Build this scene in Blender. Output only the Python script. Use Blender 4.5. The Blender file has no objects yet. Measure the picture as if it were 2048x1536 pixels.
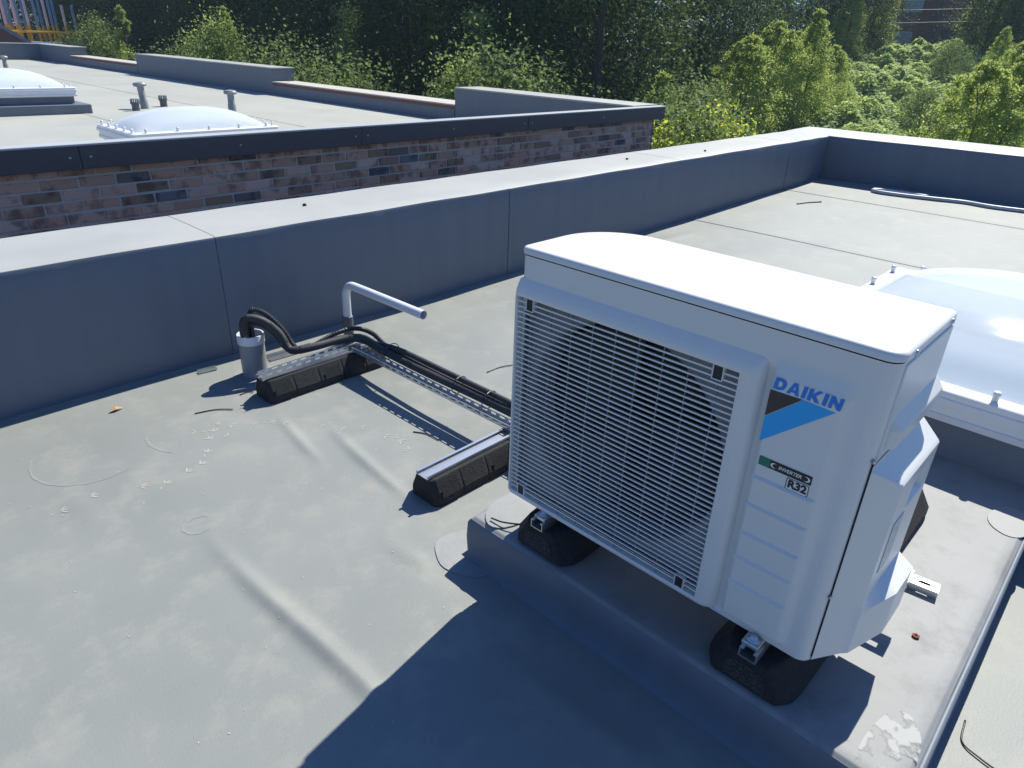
import bpy, bmesh, math, random
import numpy as np
from mathutils import Vector, Matrix
random.seed(7); RNG = np.random.default_rng(7)
S = bpy.context.scene
COL = S.collection
rad = math.radians

# ------------------------------------------------------------------ camera
CR = Vector((0.693033, -0.720052, 0.03509)); CU = Vector((0.300599, 0.332876, 0.893775)); CF = Vector((0.655245, 0.608867, -0.44714))
cam = bpy.data.cameras.new("camera"); cam_o = bpy.data.objects.new("camera", cam); COL.objects.link(cam_o)
cam.sensor_width = 36; cam.lens = 24.128; cam.clip_start = .05; cam.clip_end = 600
M = Matrix((CR, CU, -CF)).transposed().to_4x4(); M.translation = Vector((0, 0, 1.45)); cam_o.matrix_world = M
S.camera = cam_o
# ------------------------------------------------------------------ light
SUN_SLOPE = Vector((0.85, 0.135, 1.0))
SUN_EL = math.atan2(1, math.hypot(0.85, 0.135)); SUN_ROT = math.atan2(0.85, 0.135)
W = bpy.data.worlds.new("World"); S.world = W; W.use_nodes = True
wn = W.node_tree.nodes; wl = W.node_tree.links
bg = wn["Background"]; sky = wn.new("ShaderNodeTexSky"); sky.sky_type = 'NISHITA'; sky.sun_disc = False
sky.sun_elevation = SUN_EL; sky.sun_rotation = SUN_ROT; sky.air_density = 1.15; sky.dust_density = 0.3; sky.ozone_density = 10.0
tint = wn.new('ShaderNodeMix'); tint.data_type = 'RGBA'; tint.blend_type = 'MULTIPLY'; tint.inputs[0].default_value = 1; tint.inputs[7].default_value = (.80, .96, 1.2, 1)
wl.new(sky.outputs[0], tint.inputs[6]); wl.new(tint.outputs[2], bg.inputs[0]); bg.inputs[1].default_value = 0.078
sun = bpy.data.lights.new("sun", 'SUN'); sun.energy = 5.0; sun.angle = rad(.53); sun.color = (1.0, .972, .87)
sun_o = bpy.data.objects.new("sun", sun); COL.objects.link(sun_o); sun_o.location = (6, 2, 12)
sun_o.rotation_euler = (-SUN_SLOPE).to_track_quat('-Z', 'Y').to_euler()
S.view_settings.view_transform = 'Standard'; S.view_settings.look = 'None'; S.view_settings.gamma = 1
S.view_settings.exposure = 0.55
S.cycles.max_bounces = 8; S.cycles.transparent_max_bounces = 12; S.cycles.caustics_reflective = False; S.cycles.caustics_refractive = False
S.cycles.use_denoising = True

# ------------------------------------------------------------------ helpers
def px_dir(px, py=None):
    """direction of a photograph pixel (2048 x 1536)"""
    if py is None: py = 41 + .0393 * px
    d = CF * 1372.6 + CR * (px - 1024) - CU * (py - 768)
    return d
def at_x(px, X): d = px_dir(px); return X, d.y * X / d.x
def at_r(px, r): d = px_dir(px); h = math.hypot(d.x, d.y); return d.x / h * r, d.y / h * r

def mesh_np(name, V, F, smooth=False):
    me = bpy.data.meshes.new(name)
    V = np.asarray(V, dtype=np.float32).reshape(-1, 3)
    if isinstance(F, np.ndarray):
        n = F.shape[1]; me.vertices.add(len(V)); me.vertices.foreach_set('co', V.ravel())
        me.loops.add(F.size); me.loops.foreach_set('vertex_index', F.ravel().astype(np.int32))
        me.polygons.add(len(F)); me.polygons.foreach_set('loop_start', np.arange(0, F.size, n, dtype=np.int32))
        me.update(calc_edges=True)
    else:
        me.from_pydata([tuple(map(float, v)) for v in V], [], F); me.update()
    if smooth:
        me.polygons.foreach_set('use_smooth', [True] * len(me.polygons))
    return me

class MB:
    """collects shapes into one mesh"""
    def __init__(s): s.v = []; s.f = []
    def add(s, V, F):
        o = len(s.v); s.v += [tuple(v) for v in V]; s.f += [tuple(i + o for i in f) for f in F]; return s
    def box(s, x0, x1, y0, y1, z0, z1):
        return s.add([(x0,y0,z0),(x1,y0,z0),(x1,y1,z0),(x0,y1,z0),(x0,y0,z1),(x1,y0,z1),(x1,y1,z1),(x0,y1,z1)],
                     [(0,3,2,1),(4,5,6,7),(0,1,5,4),(1,2,6,5),(2,3,7,6),(3,0,4,7)])
    def quad(s, *p): return s.add(p, [tuple(range(len(p)))])
    def prism(s, out, z0, z1, cap0=True, cap1=True):
        n = len(out)
        V = [(a, b, z0) for a, b in out] + [(a, b, z1) for a, b in out]
        F = [(i, (i+1) % n, n + (i+1) % n, n + i) for i in range(n)]
        if cap0: F.append(tuple(range(n-1, -1, -1)))
        if cap1: F.append(tuple(range(n, 2*n)))
        return s.add(V, F)
    def loft(s, rings, close=True, cap0=False, cap1=False):
        n = len(rings[0]); V = [p for r in rings for p in r]; F = []
        for k in range(len(rings) - 1):
            for i in range(n if close else n - 1):
                j = (i + 1) % n
                F.append((k*n+i, k*n+j, (k+1)*n+j, (k+1)*n+i))
        if cap0: F.append(tuple(range(n-1, -1, -1)))
        if cap1: F.append(tuple((len(rings)-1)*n + i for i in range(n)))
        return s.add(V, F)
    def lathe(s, prof, n=24, c=(0,0,0), cap0=True, cap1=True):
        rings = [[(c[0] + r*math.cos(2*math.pi*i/n), c[1] + r*math.sin(2*math.pi*i/n), c[2] + z) for i in range(n)] for r, z in prof]
        return s.loft(rings, True, cap0, cap1)
    def tube(s, pts, R, n=10, cap=True):
        P = [Vector(p) for p in pts]
        if not hasattr(R, '__len__'): R = [R] * len(P)
        up = Vector((0, 0, 1)); rings = []; prev = None
        for i, p in enumerate(P):
            t = (P[min(i+1, len(P)-1)] - P[max(i-1, 0)]).normalized()
            if prev is None:
                a = t.cross(up)
                if a.length < .05: a = t.cross(Vector((1, 0, 0)))
            else:
                a = prev - t * prev.dot(t)
            a.normalize(); b = t.cross(a); prev = a
            rings.append([tuple(p + (a*math.cos(2*math.pi*k/n) + b*math.sin(2*math.pi*k/n)) * R[i]) for k in range(n)])
        return s.loft(rings, True, cap, cap)
    def build(s, name, mat, parent=None, smooth=False, bevel=0, seg=2, autos=None, loc=None):
        me = mesh_np(name, s.v, s.f, smooth)
        bm = bmesh.new(); bm.from_mesh(me); bmesh.ops.recalc_face_normals(bm, faces=bm.faces)
        if autos is not None:
            for f in bm.faces: f.smooth = True
            for e in bm.edges:
                if len(e.link_faces) == 2 and e.calc_face_angle(0) > rad(autos): e.smooth = False
        bm.to_mesh(me); bm.free()
        return obj(name, me, mat, parent, bevel, seg, loc)

def obj(name, me, mat=None, parent=None, bevel=0, seg=2, loc=None):
    o = bpy.data.objects.new(name, me); COL.objects.link(o)
    if mat is not None and me is not None:
        me.materials.clear(); me.materials.append(mat)
    if parent is not None: o.parent = parent
    if loc is not None: o.location = loc
    if bevel:
        m = o.modifiers.new('bevel', 'BEVEL'); m.width = bevel; m.segments = seg; m.limit_method = 'ANGLE'; m.angle_limit = rad(35)
        m.harden_normals = False
    return o
def tag(o, label=None, cat=None, group=None, kind=None):
    if label: o['label'] = label
    if cat: o['category'] = cat
    if group: o['group'] = group
    if kind: o['kind'] = kind
    return o
def thing(name, loc, label, cat, group=None, rz=0):
    o = bpy.data.objects.new(name, None); COL.objects.link(o); o.location = loc; o.rotation_euler = (0, 0, rz)
    o.empty_display_size = .05
    return tag(o, label, cat, group)
def spline(pts, n=8):
    P = [Vector(p) for p in pts]; P = [2*P[0]-P[1]] + P + [2*P[-1]-P[-2]]; out = []
    for i in range(1, len(P)-2):
        a, b, c, d = P[i-1:i+3]
        for k in range(n):
            t = k / n
            out.append(.5*((2*b) + (c-a)*t + (2*a-5*b+4*c-d)*t*t + (3*b-a-3*c+d)*t**3))
    out.append(P[-2]); return out
def rrect(u0, u1, w0, w1, r, n=5):
    """rounded rectangle, corner radii (u0w0, u1w0, u1w1, u0w1)"""
    if not hasattr(r, '__len__'): r = [r]*4
    out = []
    for (cu, cw, a0), R in zip([(u0, w0, 180), (u1, w0, 270), (u1, w1, 0), (u0, w1, 90)], r):
        su = 1 if cu == u0 else -1; sw = 1 if cw == w0 else -1
        for k in range(n + 1):
            a = rad(a0 + 90*k/n); out.append((cu + su*R + R*math.cos(a), cw + sw*R + R*math.sin(a)))
    return out

# ------------------------------------------------------------------ materials
def mat(name, col, rough=.6, metal=0, col2=None, scale=5, bump=0, bscale=60, spec=.5, fac=(.35, .65), detail=6, col3=None, scale3=1.2, stretch=None, coat=0):
    m = bpy.data.materials.new(name); m.use_nodes = True; nt = m.node_tree; N = nt.nodes; L = nt.links
    b = N["Principled BSDF"]; b.inputs['Roughness'].default_value = rough; b.inputs['Metallic'].default_value = metal
    b.inputs['Specular IOR Level'].default_value = spec; b.inputs['Base Color'].default_value = (*col, 1)
    if coat: b.inputs['Coat Weight'].default_value = coat; b.inputs['Coat Roughness'].default_value = .15
    tc = N.new('ShaderNodeTexCoord'); vec = tc.outputs['Object']
    if stretch:
        mp = N.new('ShaderNodeMapping'); mp.inputs['Scale'].default_value = stretch; L.new(vec, mp.inputs[0]); vec = mp.outputs[0]
    out = None
    def ramp(src, a, c):
        r = N.new('ShaderNodeValToRGB'); r.color_ramp.elements[0].position = a; r.color_ramp.elements[1].position = c; L.new(src, r.inputs[0]); return r
    if col2:
        t = N.new('ShaderNodeTexNoise'); t.inputs['Scale'].default_value = scale; t.inputs['Detail'].default_value = detail; t.inputs['Roughness'].default_value = .62
        L.new(vec, t.inputs['Vector']); r = ramp(t.outputs[0], *fac)
        mx = N.new('ShaderNodeMix'); mx.data_type = 'RGBA'; L.new(r.outputs[0], mx.inputs[0]); mx.inputs[6].default_value = (*col, 1); mx.inputs[7].default_value = (*col2, 1)
        out = mx.outputs[2]
        if col3:
            t2 = N.new('ShaderNodeTexNoise'); t2.inputs['Scale'].default_value = scale3; t2.inputs['Detail'].default_value = 8; t2.inputs['Roughness'].default_value = .7
            L.new(vec, t2.inputs['Vector']); r2 = ramp(t2.outputs[0], .5, .72)
            mx2 = N.new('ShaderNodeMix'); mx2.data_type = 'RGBA'; L.new(r2.outputs[0], mx2.inputs[0]); L.new(out, mx2.inputs[6]); mx2.inputs[7].default_value = (*col3, 1); out = mx2.outputs[2]
        L.new(out, b.inputs['Base Color'])
        rr = N.new('ShaderNodeMapRange'); rr.inputs[3].default_value = max(.03, rough-.06); rr.inputs[4].default_value = min(1, rough+.08); L.new(t.outputs[0], rr.inputs[0]); L.new(rr.outputs[0], b.inputs['Roughness'])
    if bump:
        t = N.new('ShaderNodeTexNoise'); t.inputs['Scale'].default_value = bscale; t.inputs['Detail'].default_value = 4; L.new(tc.outputs['Object'], t.inputs['Vector'])
        bp = N.new('ShaderNodeBump'); bp.inputs['Strength'].default_value = bump; bp.inputs['Distance'].default_value = .01; L.new(t.outputs[0], bp.inputs['Height']); L.new(bp.outputs[0], b.inputs['Normal'])
    return m
def leaf_mat(name, c1, c2, trans=.35, rough=.45):
    m = bpy.data.materials.new(name); m.use_nodes = True; nt = m.node_tree; N = nt.nodes; L = nt.links
    b = N["Principled BSDF"]; b.inputs['Roughness'].default_value = rough; b.inputs['Specular IOR Level'].default_value = .22; out = N["Material Output"]
    tc = N.new('ShaderNodeTexCoord'); t = N.new('ShaderNodeTexNoise'); t.inputs['Scale'].default_value = 1.3; t.inputs['Detail'].default_value = 5; L.new(tc.outputs['Object'], t.inputs['Vector'])
    g = N.new('ShaderNodeNewGeometry'); ad = N.new('ShaderNodeMath'); ad.operation = 'MULTIPLY_ADD'; L.new(g.outputs['Random Per Island'], ad.inputs[0]); ad.inputs[1].default_value = .7; L.new(t.outputs[0], ad.inputs[2])
    sb = N.new('ShaderNodeMath'); sb.operation = 'SUBTRACT'; sb.use_clamp = True; L.new(ad.outputs[0], sb.inputs[0]); sb.inputs[1].default_value = .35
    mx = N.new('ShaderNodeMix'); mx.data_type = 'RGBA'; L.new(sb.outputs[0], mx.inputs[0]); mx.inputs[6].default_value = (*c1, 1); mx.inputs[7].default_value = (*c2, 1)
    L.new(mx.outputs[2], b.inputs['Base Color'])
    tr = N.new('ShaderNodeBsdfTranslucent'); hs = N.new('ShaderNodeHueSaturation'); hs.inputs['Value'].default_value = 1.5; hs.inputs['Hue'].default_value = .485; L.new(mx.outputs[2], hs.inputs['Color']); L.new(hs.outputs[0], tr.inputs[0])
    ms = N.new('ShaderNodeMixShader'); ms.inputs[0].default_value = trans; L.new(b.outputs[0], ms.inputs[1]); L.new(tr.outputs[0], ms.inputs[2]); L.new(ms.outputs[0], out.inputs[0])
    return m

MT = {}
MT['membrane'] = mat('membrane', (.195, .208, .198), .54, col2=(.26, .268, .25), scale=1.4, col3=(.285, .28, .25), scale3=5.5, bump=.06, bscale=160, fac=(.2, .8), spec=.36)
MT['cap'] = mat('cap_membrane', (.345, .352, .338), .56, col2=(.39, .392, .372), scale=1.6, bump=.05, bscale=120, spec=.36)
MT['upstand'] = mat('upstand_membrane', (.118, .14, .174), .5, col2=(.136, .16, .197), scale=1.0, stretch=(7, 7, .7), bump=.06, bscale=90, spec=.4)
MT['plinth'] = mat('plinth_membrane', (.215, .22, .22), .62, col2=(.26, .26, .255), scale=4, col3=(.17, .17, .17), scale3=7, bump=.07, bscale=60)
MT['patch'] = mat('patch_membrane', (.235, .24, .24), .6, col2=(.28, .28, .275), scale=9, bump=.08, bscale=50)
MT['seal'] = mat('sealant_smear', (.3, .3, .3), .6, col2=(.38, .38, .38), scale=20)
MT['ac'] = mat('ac_paint', (.67, .668, .645), .32, col2=(.69, .688, .665), scale=3, bump=.02, bscale=400, spec=.5)
MT['ac_in'] = mat('ac_inner_plastic', (.26, .27, .28), .5)
MT['dark_in'] = mat('dark_interior', (.012, .013, .015), .7)
MT['fan'] = mat('fan_plastic', (.016, .017, .02), .6)
MT['logo_blue'] = mat('print_blue', (.0, .19, .62), .4)
MT['logo_cyan'] = mat('print_cyan', (.0, .36, .78), .4)
MT['logo_dark'] = mat('print_dark', (.035, .025, .028), .4)
MT['print_black'] = mat('print_black', (.012, .014, .016), .4)
MT['print_green'] = mat('print_green', (.0, .16, .11), .4)
MT['print_white'] = mat('print_white', (.78, .78, .78), .4)
MT['label'] = mat('label_paper', (.7, .7, .68), .5, col2=(.5, .5, .5), scale=90)
MT['rubber'] = mat('black_rubber', (.022, .022, .024), .8, col2=(.035, .035, .037), scale=60, bump=.5, bscale=260, spec=.3)
MT['rubber_grain'] = mat('rubber_grain', (.03, .03, .033), .85, col2=(.09, .09, .092), scale=240, bump=.8, bscale=300, spec=.3, fac=(.45, .6))
MT['zinc'] = mat('zinc_steel', (.62, .64, .66), .34, .9, col2=(.5, .52, .55), scale=22)
MT['foam'] = mat('pipe_foam', (.03, .031, .035), .62, col2=(.045, .045, .05), scale=30, bump=.15, bscale=160, spec=.4)
MT['conduit'] = mat('conduit_plastic', (.018, .019, .021), .4)
MT['pvc'] = mat('white_pvc', (.7, .71, .71), .3, col2=(.66, .67, .67), scale=6)
MT['grey_pvc'] = mat('grey_pvc', (.24, .25, .27), .42, col2=(.28, .29, .3), scale=8)
MT['dark_sleeve'] = mat('dark_sleeve', (.1, .105, .12), .5)
MT['frame'] = mat('white_frame', (.74, .76, .78), .35, col2=(.7, .72, .74), scale=6)
MT['fascia'] = mat('fascia_metal', (.085, .074, .078), .4, col2=(.1, .086, .09), scale=2, spec=.5)
MT['mortar'] = mat('mortar', (.58, .52, .43), .9, col2=(.66, .6, .5), scale=30, bump=.5, bscale=90)
MT['nroof'] = mat('neighbour_membrane', (.375, .375, .33), .55, col2=(.42, .415, .36), scale=1.1, col3=(.35, .34, .3), scale3=.7)
MT['trim'] = mat('bright_trim', (.45, .46, .46), .4)
MT['bark'] = mat('bark', (.06, .045, .03), .9, col2=(.09, .075, .055), scale=14, bump=.6, bscale=30)
MT['soil'] = mat('soil', (.035, .04, .02), .95, col2=(.05, .06, .025), scale=.8)
MT['stone'] = mat('coping_stone', (.42, .4, .36), .8, col2=(.5, .47, .42), scale=4)
MT['leaf_dry'] = mat('dry_leaf', (.42, .26, .13), .7)
MT['rust'] = mat('rust', (.22, .05, .03), .7)
MT['hose'] = mat('grey_hose', (.42, .45, .48), .45)
MT['dust'] = mat('pale_dust', (.44, .43, .38), .9)
MT['dust_faint'] = mat('faint_dust', (.262, .262, .24), .7, col2=(.225, .234, .222), scale=30)
MT['scuff'] = mat('scuff', (.12, .125, .13), .6)
MT['lf_dark'] = leaf_mat('leaf_wood_shaded', (.036, .064, .024), (.1, .145, .04), .36, .6)  # shade of the wood put into a darker leaf colour
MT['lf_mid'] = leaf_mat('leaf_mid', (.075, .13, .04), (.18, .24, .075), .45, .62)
MT['lf_lit'] = leaf_mat('leaf_sunlit', (.13, .2, .05), (.34, .42, .12), .5, .6)  # sunlit brightness put into the leaf colour
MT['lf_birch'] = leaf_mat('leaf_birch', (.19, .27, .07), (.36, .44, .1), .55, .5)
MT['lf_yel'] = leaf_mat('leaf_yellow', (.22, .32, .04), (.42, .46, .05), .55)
MT['lf_scrub'] = leaf_mat('leaf_bramble', (.2, .3, .09), (.42, .52, .19), .5, .62)
MT['lf_red'] = leaf_mat('leaf_red', (.14, .04, .02), (.2, .07, .03), .3)
MT['blue_paint'] = mat('blue_paint', (.16, .32, .5), .4)
MT['white_paint'] = mat('white_paint', (.6, .62, .62), .4)
MT['yellow_paint'] = mat('yellow_paint', (.6, .43, .04), .4)
MT['cable'] = mat('cable_sheath', (.3, .32, .35), .5)

def smear_mat():
    m = bpy.data.materials.new('sealant_smear'); m.use_nodes = True; N = m.node_tree.nodes; L = m.node_tree.links; b = N["Principled BSDF"]; out = N["Material Output"]
    b.inputs['Base Color'].default_value = (.36, .36, .35, 1); b.inputs['Roughness'].default_value = .7
    tc = N.new('ShaderNodeTexCoord'); t = N.new('ShaderNodeTexNoise'); t.inputs['Scale'].default_value = 22; t.inputs['Detail'].default_value = 5; L.new(tc.outputs['Object'], t.inputs['Vector'])
    r = N.new('ShaderNodeValToRGB'); r.color_ramp.elements[0].position = .48; r.color_ramp.elements[1].position = .56; L.new(t.outputs[0], r.inputs[0])
    tp = N.new('ShaderNodeBsdfTransparent'); mx = N.new('ShaderNodeMixShader'); L.new(r.outputs[0], mx.inputs[0]); L.new(tp.outputs[0], mx.inputs[1]); L.new(b.outputs[0], mx.inputs[2]); L.new(mx.outputs[0], out.inputs[0]); return m
MT['smear'] = smear_mat()
# brick: colour differs from piece to piece
def brick_mat():
    m = bpy.data.materials.new('brick_clay'); m.use_nodes = True; N = m.node_tree.nodes; L = m.node_tree.links; b = N["Principled BSDF"]
    oi = N.new('ShaderNodeObjectInfo'); r = N.new('ShaderNodeValToRGB'); r.color_ramp.interpolation = 'CONSTANT'
    cols = [(0, (.58, .35, .24)), (.2, (.63, .42, .31)), (.36, (.5, .32, .22)), (.5, (.34, .22, .14)), (.62, (.67, .47, .36)), (.76, (.2, .155, .14)), (.83, (.6, .37, .27)), (.94, (.2, .19, .2)), (.955, (.61, .39, .29))]
    e = r.color_ramp.elements
    e[0].position, e[0].color = cols[0][0], (*cols[0][1], 1); e[1].position, e[1].color = cols[1][0], (*cols[1][1], 1)
    for pz, c in cols[2:]: k = e.new(pz); k.color = (*c, 1)
    L.new(oi.outputs['Random'], r.inputs[0])
    tc = N.new('ShaderNodeTexCoord'); mp = N.new('ShaderNodeVectorMath'); mp.operation = 'ADD'; L.new(tc.outputs['Object'], mp.inputs[0])
    L.new(oi.outputs['Location'], mp.inputs[1])
    t = N.new('ShaderNodeTexNoise'); t.inputs['Scale'].default_value = 11; t.inputs['Detail'].default_value = 6; L.new(mp.outputs[0], t.inputs['Vector'])
    rr = N.new('ShaderNodeValToRGB'); rr.color_ramp.elements[0].position = .36; rr.color_ramp.elements[0].color = (.55, .52, .52, 1); rr.color_ramp.elements[1].position = .5; rr.color_ramp.elements[1].color = (1.15, 1.1, 1.05, 1); L.new(t.outputs[0], rr.inputs[0])
    mx = N.new('ShaderNodeMix'); mx.data_type = 'RGBA'; mx.blend_type = 'MULTIPLY'; mx.inputs[0].default_value = 1; L.new(r.outputs[0], mx.inputs[6]); L.new(rr.outputs[0], mx.inputs[7]); L.new(mx.outputs[2], b.inputs['Base Color'])
    b.inputs['Roughness'].default_value = .85
    bp = N.new('ShaderNodeBump'); bp.inputs['Strength'].default_value = .6; bp.inputs['Distance'].default_value = .008
    t2 = N.new('ShaderNodeTexNoise'); t2.inputs['Scale'].default_value = 60; L.new(mp.outputs[0], t2.inputs['Vector']); L.new(t2.outputs[0], bp.inputs['Height']); L.new(bp.outputs[0], b.inputs['Normal'])
    return m
MT['brick'] = brick_mat()
def brickwall_mat(name, c1, c2, mort):
    m = bpy.data.materials.new(name); m.use_nodes = True; N = m.node_tree.nodes; L = m.node_tree.links; b = N["Principled BSDF"]
    tc = N.new('ShaderNodeTexCoord'); mp = N.new('ShaderNodeMapping'); mp.inputs['Rotation'].default_value = (rad(90), 0, 0); L.new(tc.outputs['Object'], mp.inputs[0])
    bt = N.new('ShaderNodeTexBrick'); bt.inputs['Scale'].default_value = 1; bt.inputs['Brick Width'].default_value = .225; bt.inputs['Row Height'].default_value = .075; bt.inputs['Mortar Size'].default_value = .006
    bt.inputs['Color1'].default_value = (*c1, 1); bt.inputs['Color2'].default_value = (*c2, 1); bt.inputs['Mortar'].default_value = (*mort, 1)
    L.new(mp.outputs[0], bt.inputs['Vector']); L.new(bt.outputs[0], b.inputs['Base Color']); b.inputs['Roughness'].default_value = .9
    return m
MT['brickwall'] = brickwall_mat('far_brickwork', (.22, .1, .07), (.13, .075, .06), (.25, .22, .19))
MT['redbrick'] = brickwall_mat('red_brickwork', (.5, .2, .13), (.38, .15, .1), (.25, .2, .16))
def dome_mat(clear):
    m = bpy.data.materials.new('dome_acrylic' if clear else 'dome_opal'); m.use_nodes = True; N = m.node_tree.nodes; L = m.node_tree.links; b = N["Principled BSDF"]; out = N["Material Output"]
    b.inputs['Base Color'].default_value = (.9, .94, .97, 1); b.inputs['Roughness'].default_value = .1; b.inputs['IOR'].default_value = 1.49
    tl = N.new('ShaderNodeBsdfTranslucent'); tl.inputs[0].default_value = (.95, .96, .97, 1)
    tp = N.new('ShaderNodeBsdfTransparent'); tp.inputs[0].default_value = (.9, .94, .97, 1)
    m1 = N.new('ShaderNodeMixShader'); m1.inputs[0].default_value = .7; L.new(b.outputs[0], m1.inputs[1]); L.new(tl.outputs[0], m1.inputs[2])
    m2 = N.new('ShaderNodeMixShader'); m2.inputs[0].default_value = .36 if clear else .25; L.new(m1.outputs[0], m2.inputs[1]); L.new(tp.outputs[0], m2.inputs[2])
    L.new(m2.outputs[0], out.inputs[0]); return m
MT['dome'] = dome_mat(True); MT['dome_far'] = dome_mat(False)

# ================================================================== SETTING
def smooth01(t): t = np.clip(t, 0, 1); return t*t*(3-2*t)
GZ = -3.0
def ground_z(x, y):
    r = np.hypot(x, y)
    fwd = smooth01((x + 4) / 16.0) * (1 - .72*smooth01((np.arctan2(y, x) - .62) / .38))
    return GZ + fwd * (np.clip(r - 13, 0, 34) * .128) + .12*np.sin(x*.37+y*.21) * smooth01((r-14)/8)
gx = np.concatenate([np.linspace(-300, -40, 8), np.linspace(-36, 90, 85), np.linspace(100, 300, 8)])
gy = np.concatenate([np.linspace(-300, -40, 8), np.linspace(-36, 110, 95), np.linspace(120, 300, 7)])
X, Y = np.meshgrid(gx, gy, indexing='ij'); V = np.stack([X, Y, ground_z(X, Y)], -1).reshape(-1, 3)
def gridF(a, b):
    i, j = np.meshgrid(np.arange(a-1), np.arange(b-1), indexing='ij'); k = (i*b + j).ravel()
    return np.stack([k, k+b, k+b+1, k+1], -1)
tag(obj('ground', mesh_np('ground', V, gridF(len(gx), len(gy)), True), MT['soil']), 'dark scrubby soil of the bank rising behind the roofs', 'ground', kind='structure')

# ---- roof deck of the near building: gentle fall, lap steps, rucks in the membrane
RUCKS = [((.625, 1.98), (.632, .75), .0145, .027, 1), ((1.19, 2.5), (1.11, 1.95), .007, .023, 1), ((1.30, 2.3), (1.19, 1.5), .0095, .025, 1),
         ((.36, 2.5), (.42, 2.1), .004, .05, 1), ((3.3, 2.95), (4.6, 2.5), .006, .05, 0), ((4.2, 2.98), (5.4, 2.8), .006, .05, 0), ((.95, 1.1), (.97, .2), .006, .04, 1), ((1.0, 1.5), (1.05, 1.25), .004, .03, 1)]
def deck_z(x, y):
    z = .0205 * np.clip(x - 2.7, 0, None)
    for (a, b, h, w, _) in RUCKS:
        ax, ay = a; bx, by = b; L = math.hypot(bx-ax, by-ay); tx, ty = (bx-ax)/L, (by-ay)/L
        s = (x-ax)*tx + (y-ay)*ty; n = -(x-ax)*ty + (y-ay)*tx + .012*np.sin(s*5)
        z = z + h * np.exp(-(n/w)**2) * smooth01(s/(L*.5)) * smooth01((L-s)/(L*.35))
    z = z + .0022*np.sin(x*2.3+y*1.1)*np.sin(y*1.9-x*.8) + .0012*np.sin(x*6.1-y*3.3)
    return z
xs = np.unique(np.round(np.concatenate([np.arange(-4, 0, .25), np.arange(0, 2.4, .0075), np.arange(2.4, 9.0, .07)]), 4))
ys = np.unique(np.round(np.concatenate([np.arange(-5, -.3, .2), np.arange(-.3, 3.0, .025), np.arange(3.0, 3.17, .025)]), 4))
X, Y = np.meshgrid(xs, ys, indexing='ij')
deck = tag(obj('roof_deck', mesh_np('roof_deck', np.stack([X, Y, deck_z(X, Y)], -1).reshape(-1, 3), gridF(len(xs), len(ys)), True), MT['membrane']),
           'grey membrane flat roof deck under the air conditioner', 'roof', kind='structure')
def dz(x, y): return float(deck_z(np.array(float(x)), np.array(float(y))))

for sx in (3.63, 5.66, 7.62):
    yy_ = np.linspace(-5, 3.14, 120); w_ = .0045 if sx < 7 else .007
    MB().loft([[(sx-w_, y, dz(sx, y)+.0015) for y in yy_], [(sx-w_, y, dz(sx, y)+.0045) for y in yy_], [(sx, y, dz(sx, y)+.0048) for y in yy_], [(sx+.06, y, dz(sx+.06, y)+.0005) for y in yy_]], close=False).build('lap_seam', MT['membrane'], deck, autos=30)
    MB().loft([[(sx-w_-.006, y, dz(sx, y)+.0012) for y in yy_], [(sx-w_+.001, y, dz(sx, y)+.0035) for y in yy_]], close=False).build('lap_sealant', MT['scuff'], deck)
# ---- parapets: core wall + 2 m membrane sheets folded over top and inner face
PZ, PY, PW = .594, 3.145, .53
def parapet(name, a, b, w, label, joints, z0=-.05):
    """a->b inner top edge (left of travel is outside)"""
    A, B = Vector((*a, 0)), Vector((*b, 0)); t = (B-A).normalized(); n = Vector((-t.y, t.x, 0)); L = (B-A).length
    root = thing(name, (A.x, A.y, 0), label, 'parapet', rz=math.atan2(t.y, t.x))
    MB().box(0, L, .012, w-.012, GZ-.2, PZ-.01).build('core_wall', MT['brickwall'], root)
    js = [0] + [j for j in joints if 0 < j < L] + [L]
    for k in range(len(js)-1):
        x0, x1 = js[k] + .0015, js[k+1] - .0015
        prof = [(0, z0)]
        nseg = 7
        for i in range(nseg+1):
            q = i/nseg; prof.append((0 - .004*math.sin(math.pi*q)*(1 if k % 2 else .4), z0 + (PZ-.014-z0)*q))
        prof += [(.004, PZ-.004), (.014, PZ)] + [(w*q, PZ + .003*math.sin(math.pi*q)) for q in (.25, .5, .75)] + [(w-.006, PZ), (w, PZ-.006), (w, PZ-.12)]
        nx = 14; rings = []
        for i in range(nx+1):
            x = x0 + (x1-x0)*i/nx; wob = (.0035*math.sin(i*.9+k*2.1) + .002*math.sin(i*2.3+k))*math.sin(math.pi*i/nx)
            rings.append([(x, yy + (wob*(1+math.sin(zz*9+i*.5+k)) if zz < PZ-.02 else 0), zz + (.0015*math.sin(i*1.1+k*2) if zz > PZ-.01 else 0)) for yy, zz in prof])
        mb = MB().loft(rings, close=False); me = mesh_np('sheet', mb.v, mb.f, True)
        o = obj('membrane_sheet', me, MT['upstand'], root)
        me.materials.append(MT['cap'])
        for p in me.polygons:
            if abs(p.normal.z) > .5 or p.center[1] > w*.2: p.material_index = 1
        bm = bmesh.new(); bm.from_mesh(me); bmesh.ops.recalc_face_normals(bm, faces=bm.faces)
        for e in bm.edges:
            if len(e.link_faces) == 2 and e.calc_face_angle(0) > rad(40): e.smooth = False
        bm.to_mesh(me); bm.free()
    return root
p1 = parapet('parapet_wall', (-4, PY), (8.60, PY), PW, 'long grey membrane clad parapet between the deck and the brick building', [4 + v for v in (-.75, 1.33, 3.29, 5.38, 7.6)])
p2 = parapet('parapet_wall', (8.60, PY+PW), (9.2, -4.5), .87, 'wide grey membrane clad parapet closing the far end of the roof', [.53 + v for v in (2.6, 4.7, 6.8)])
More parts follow.
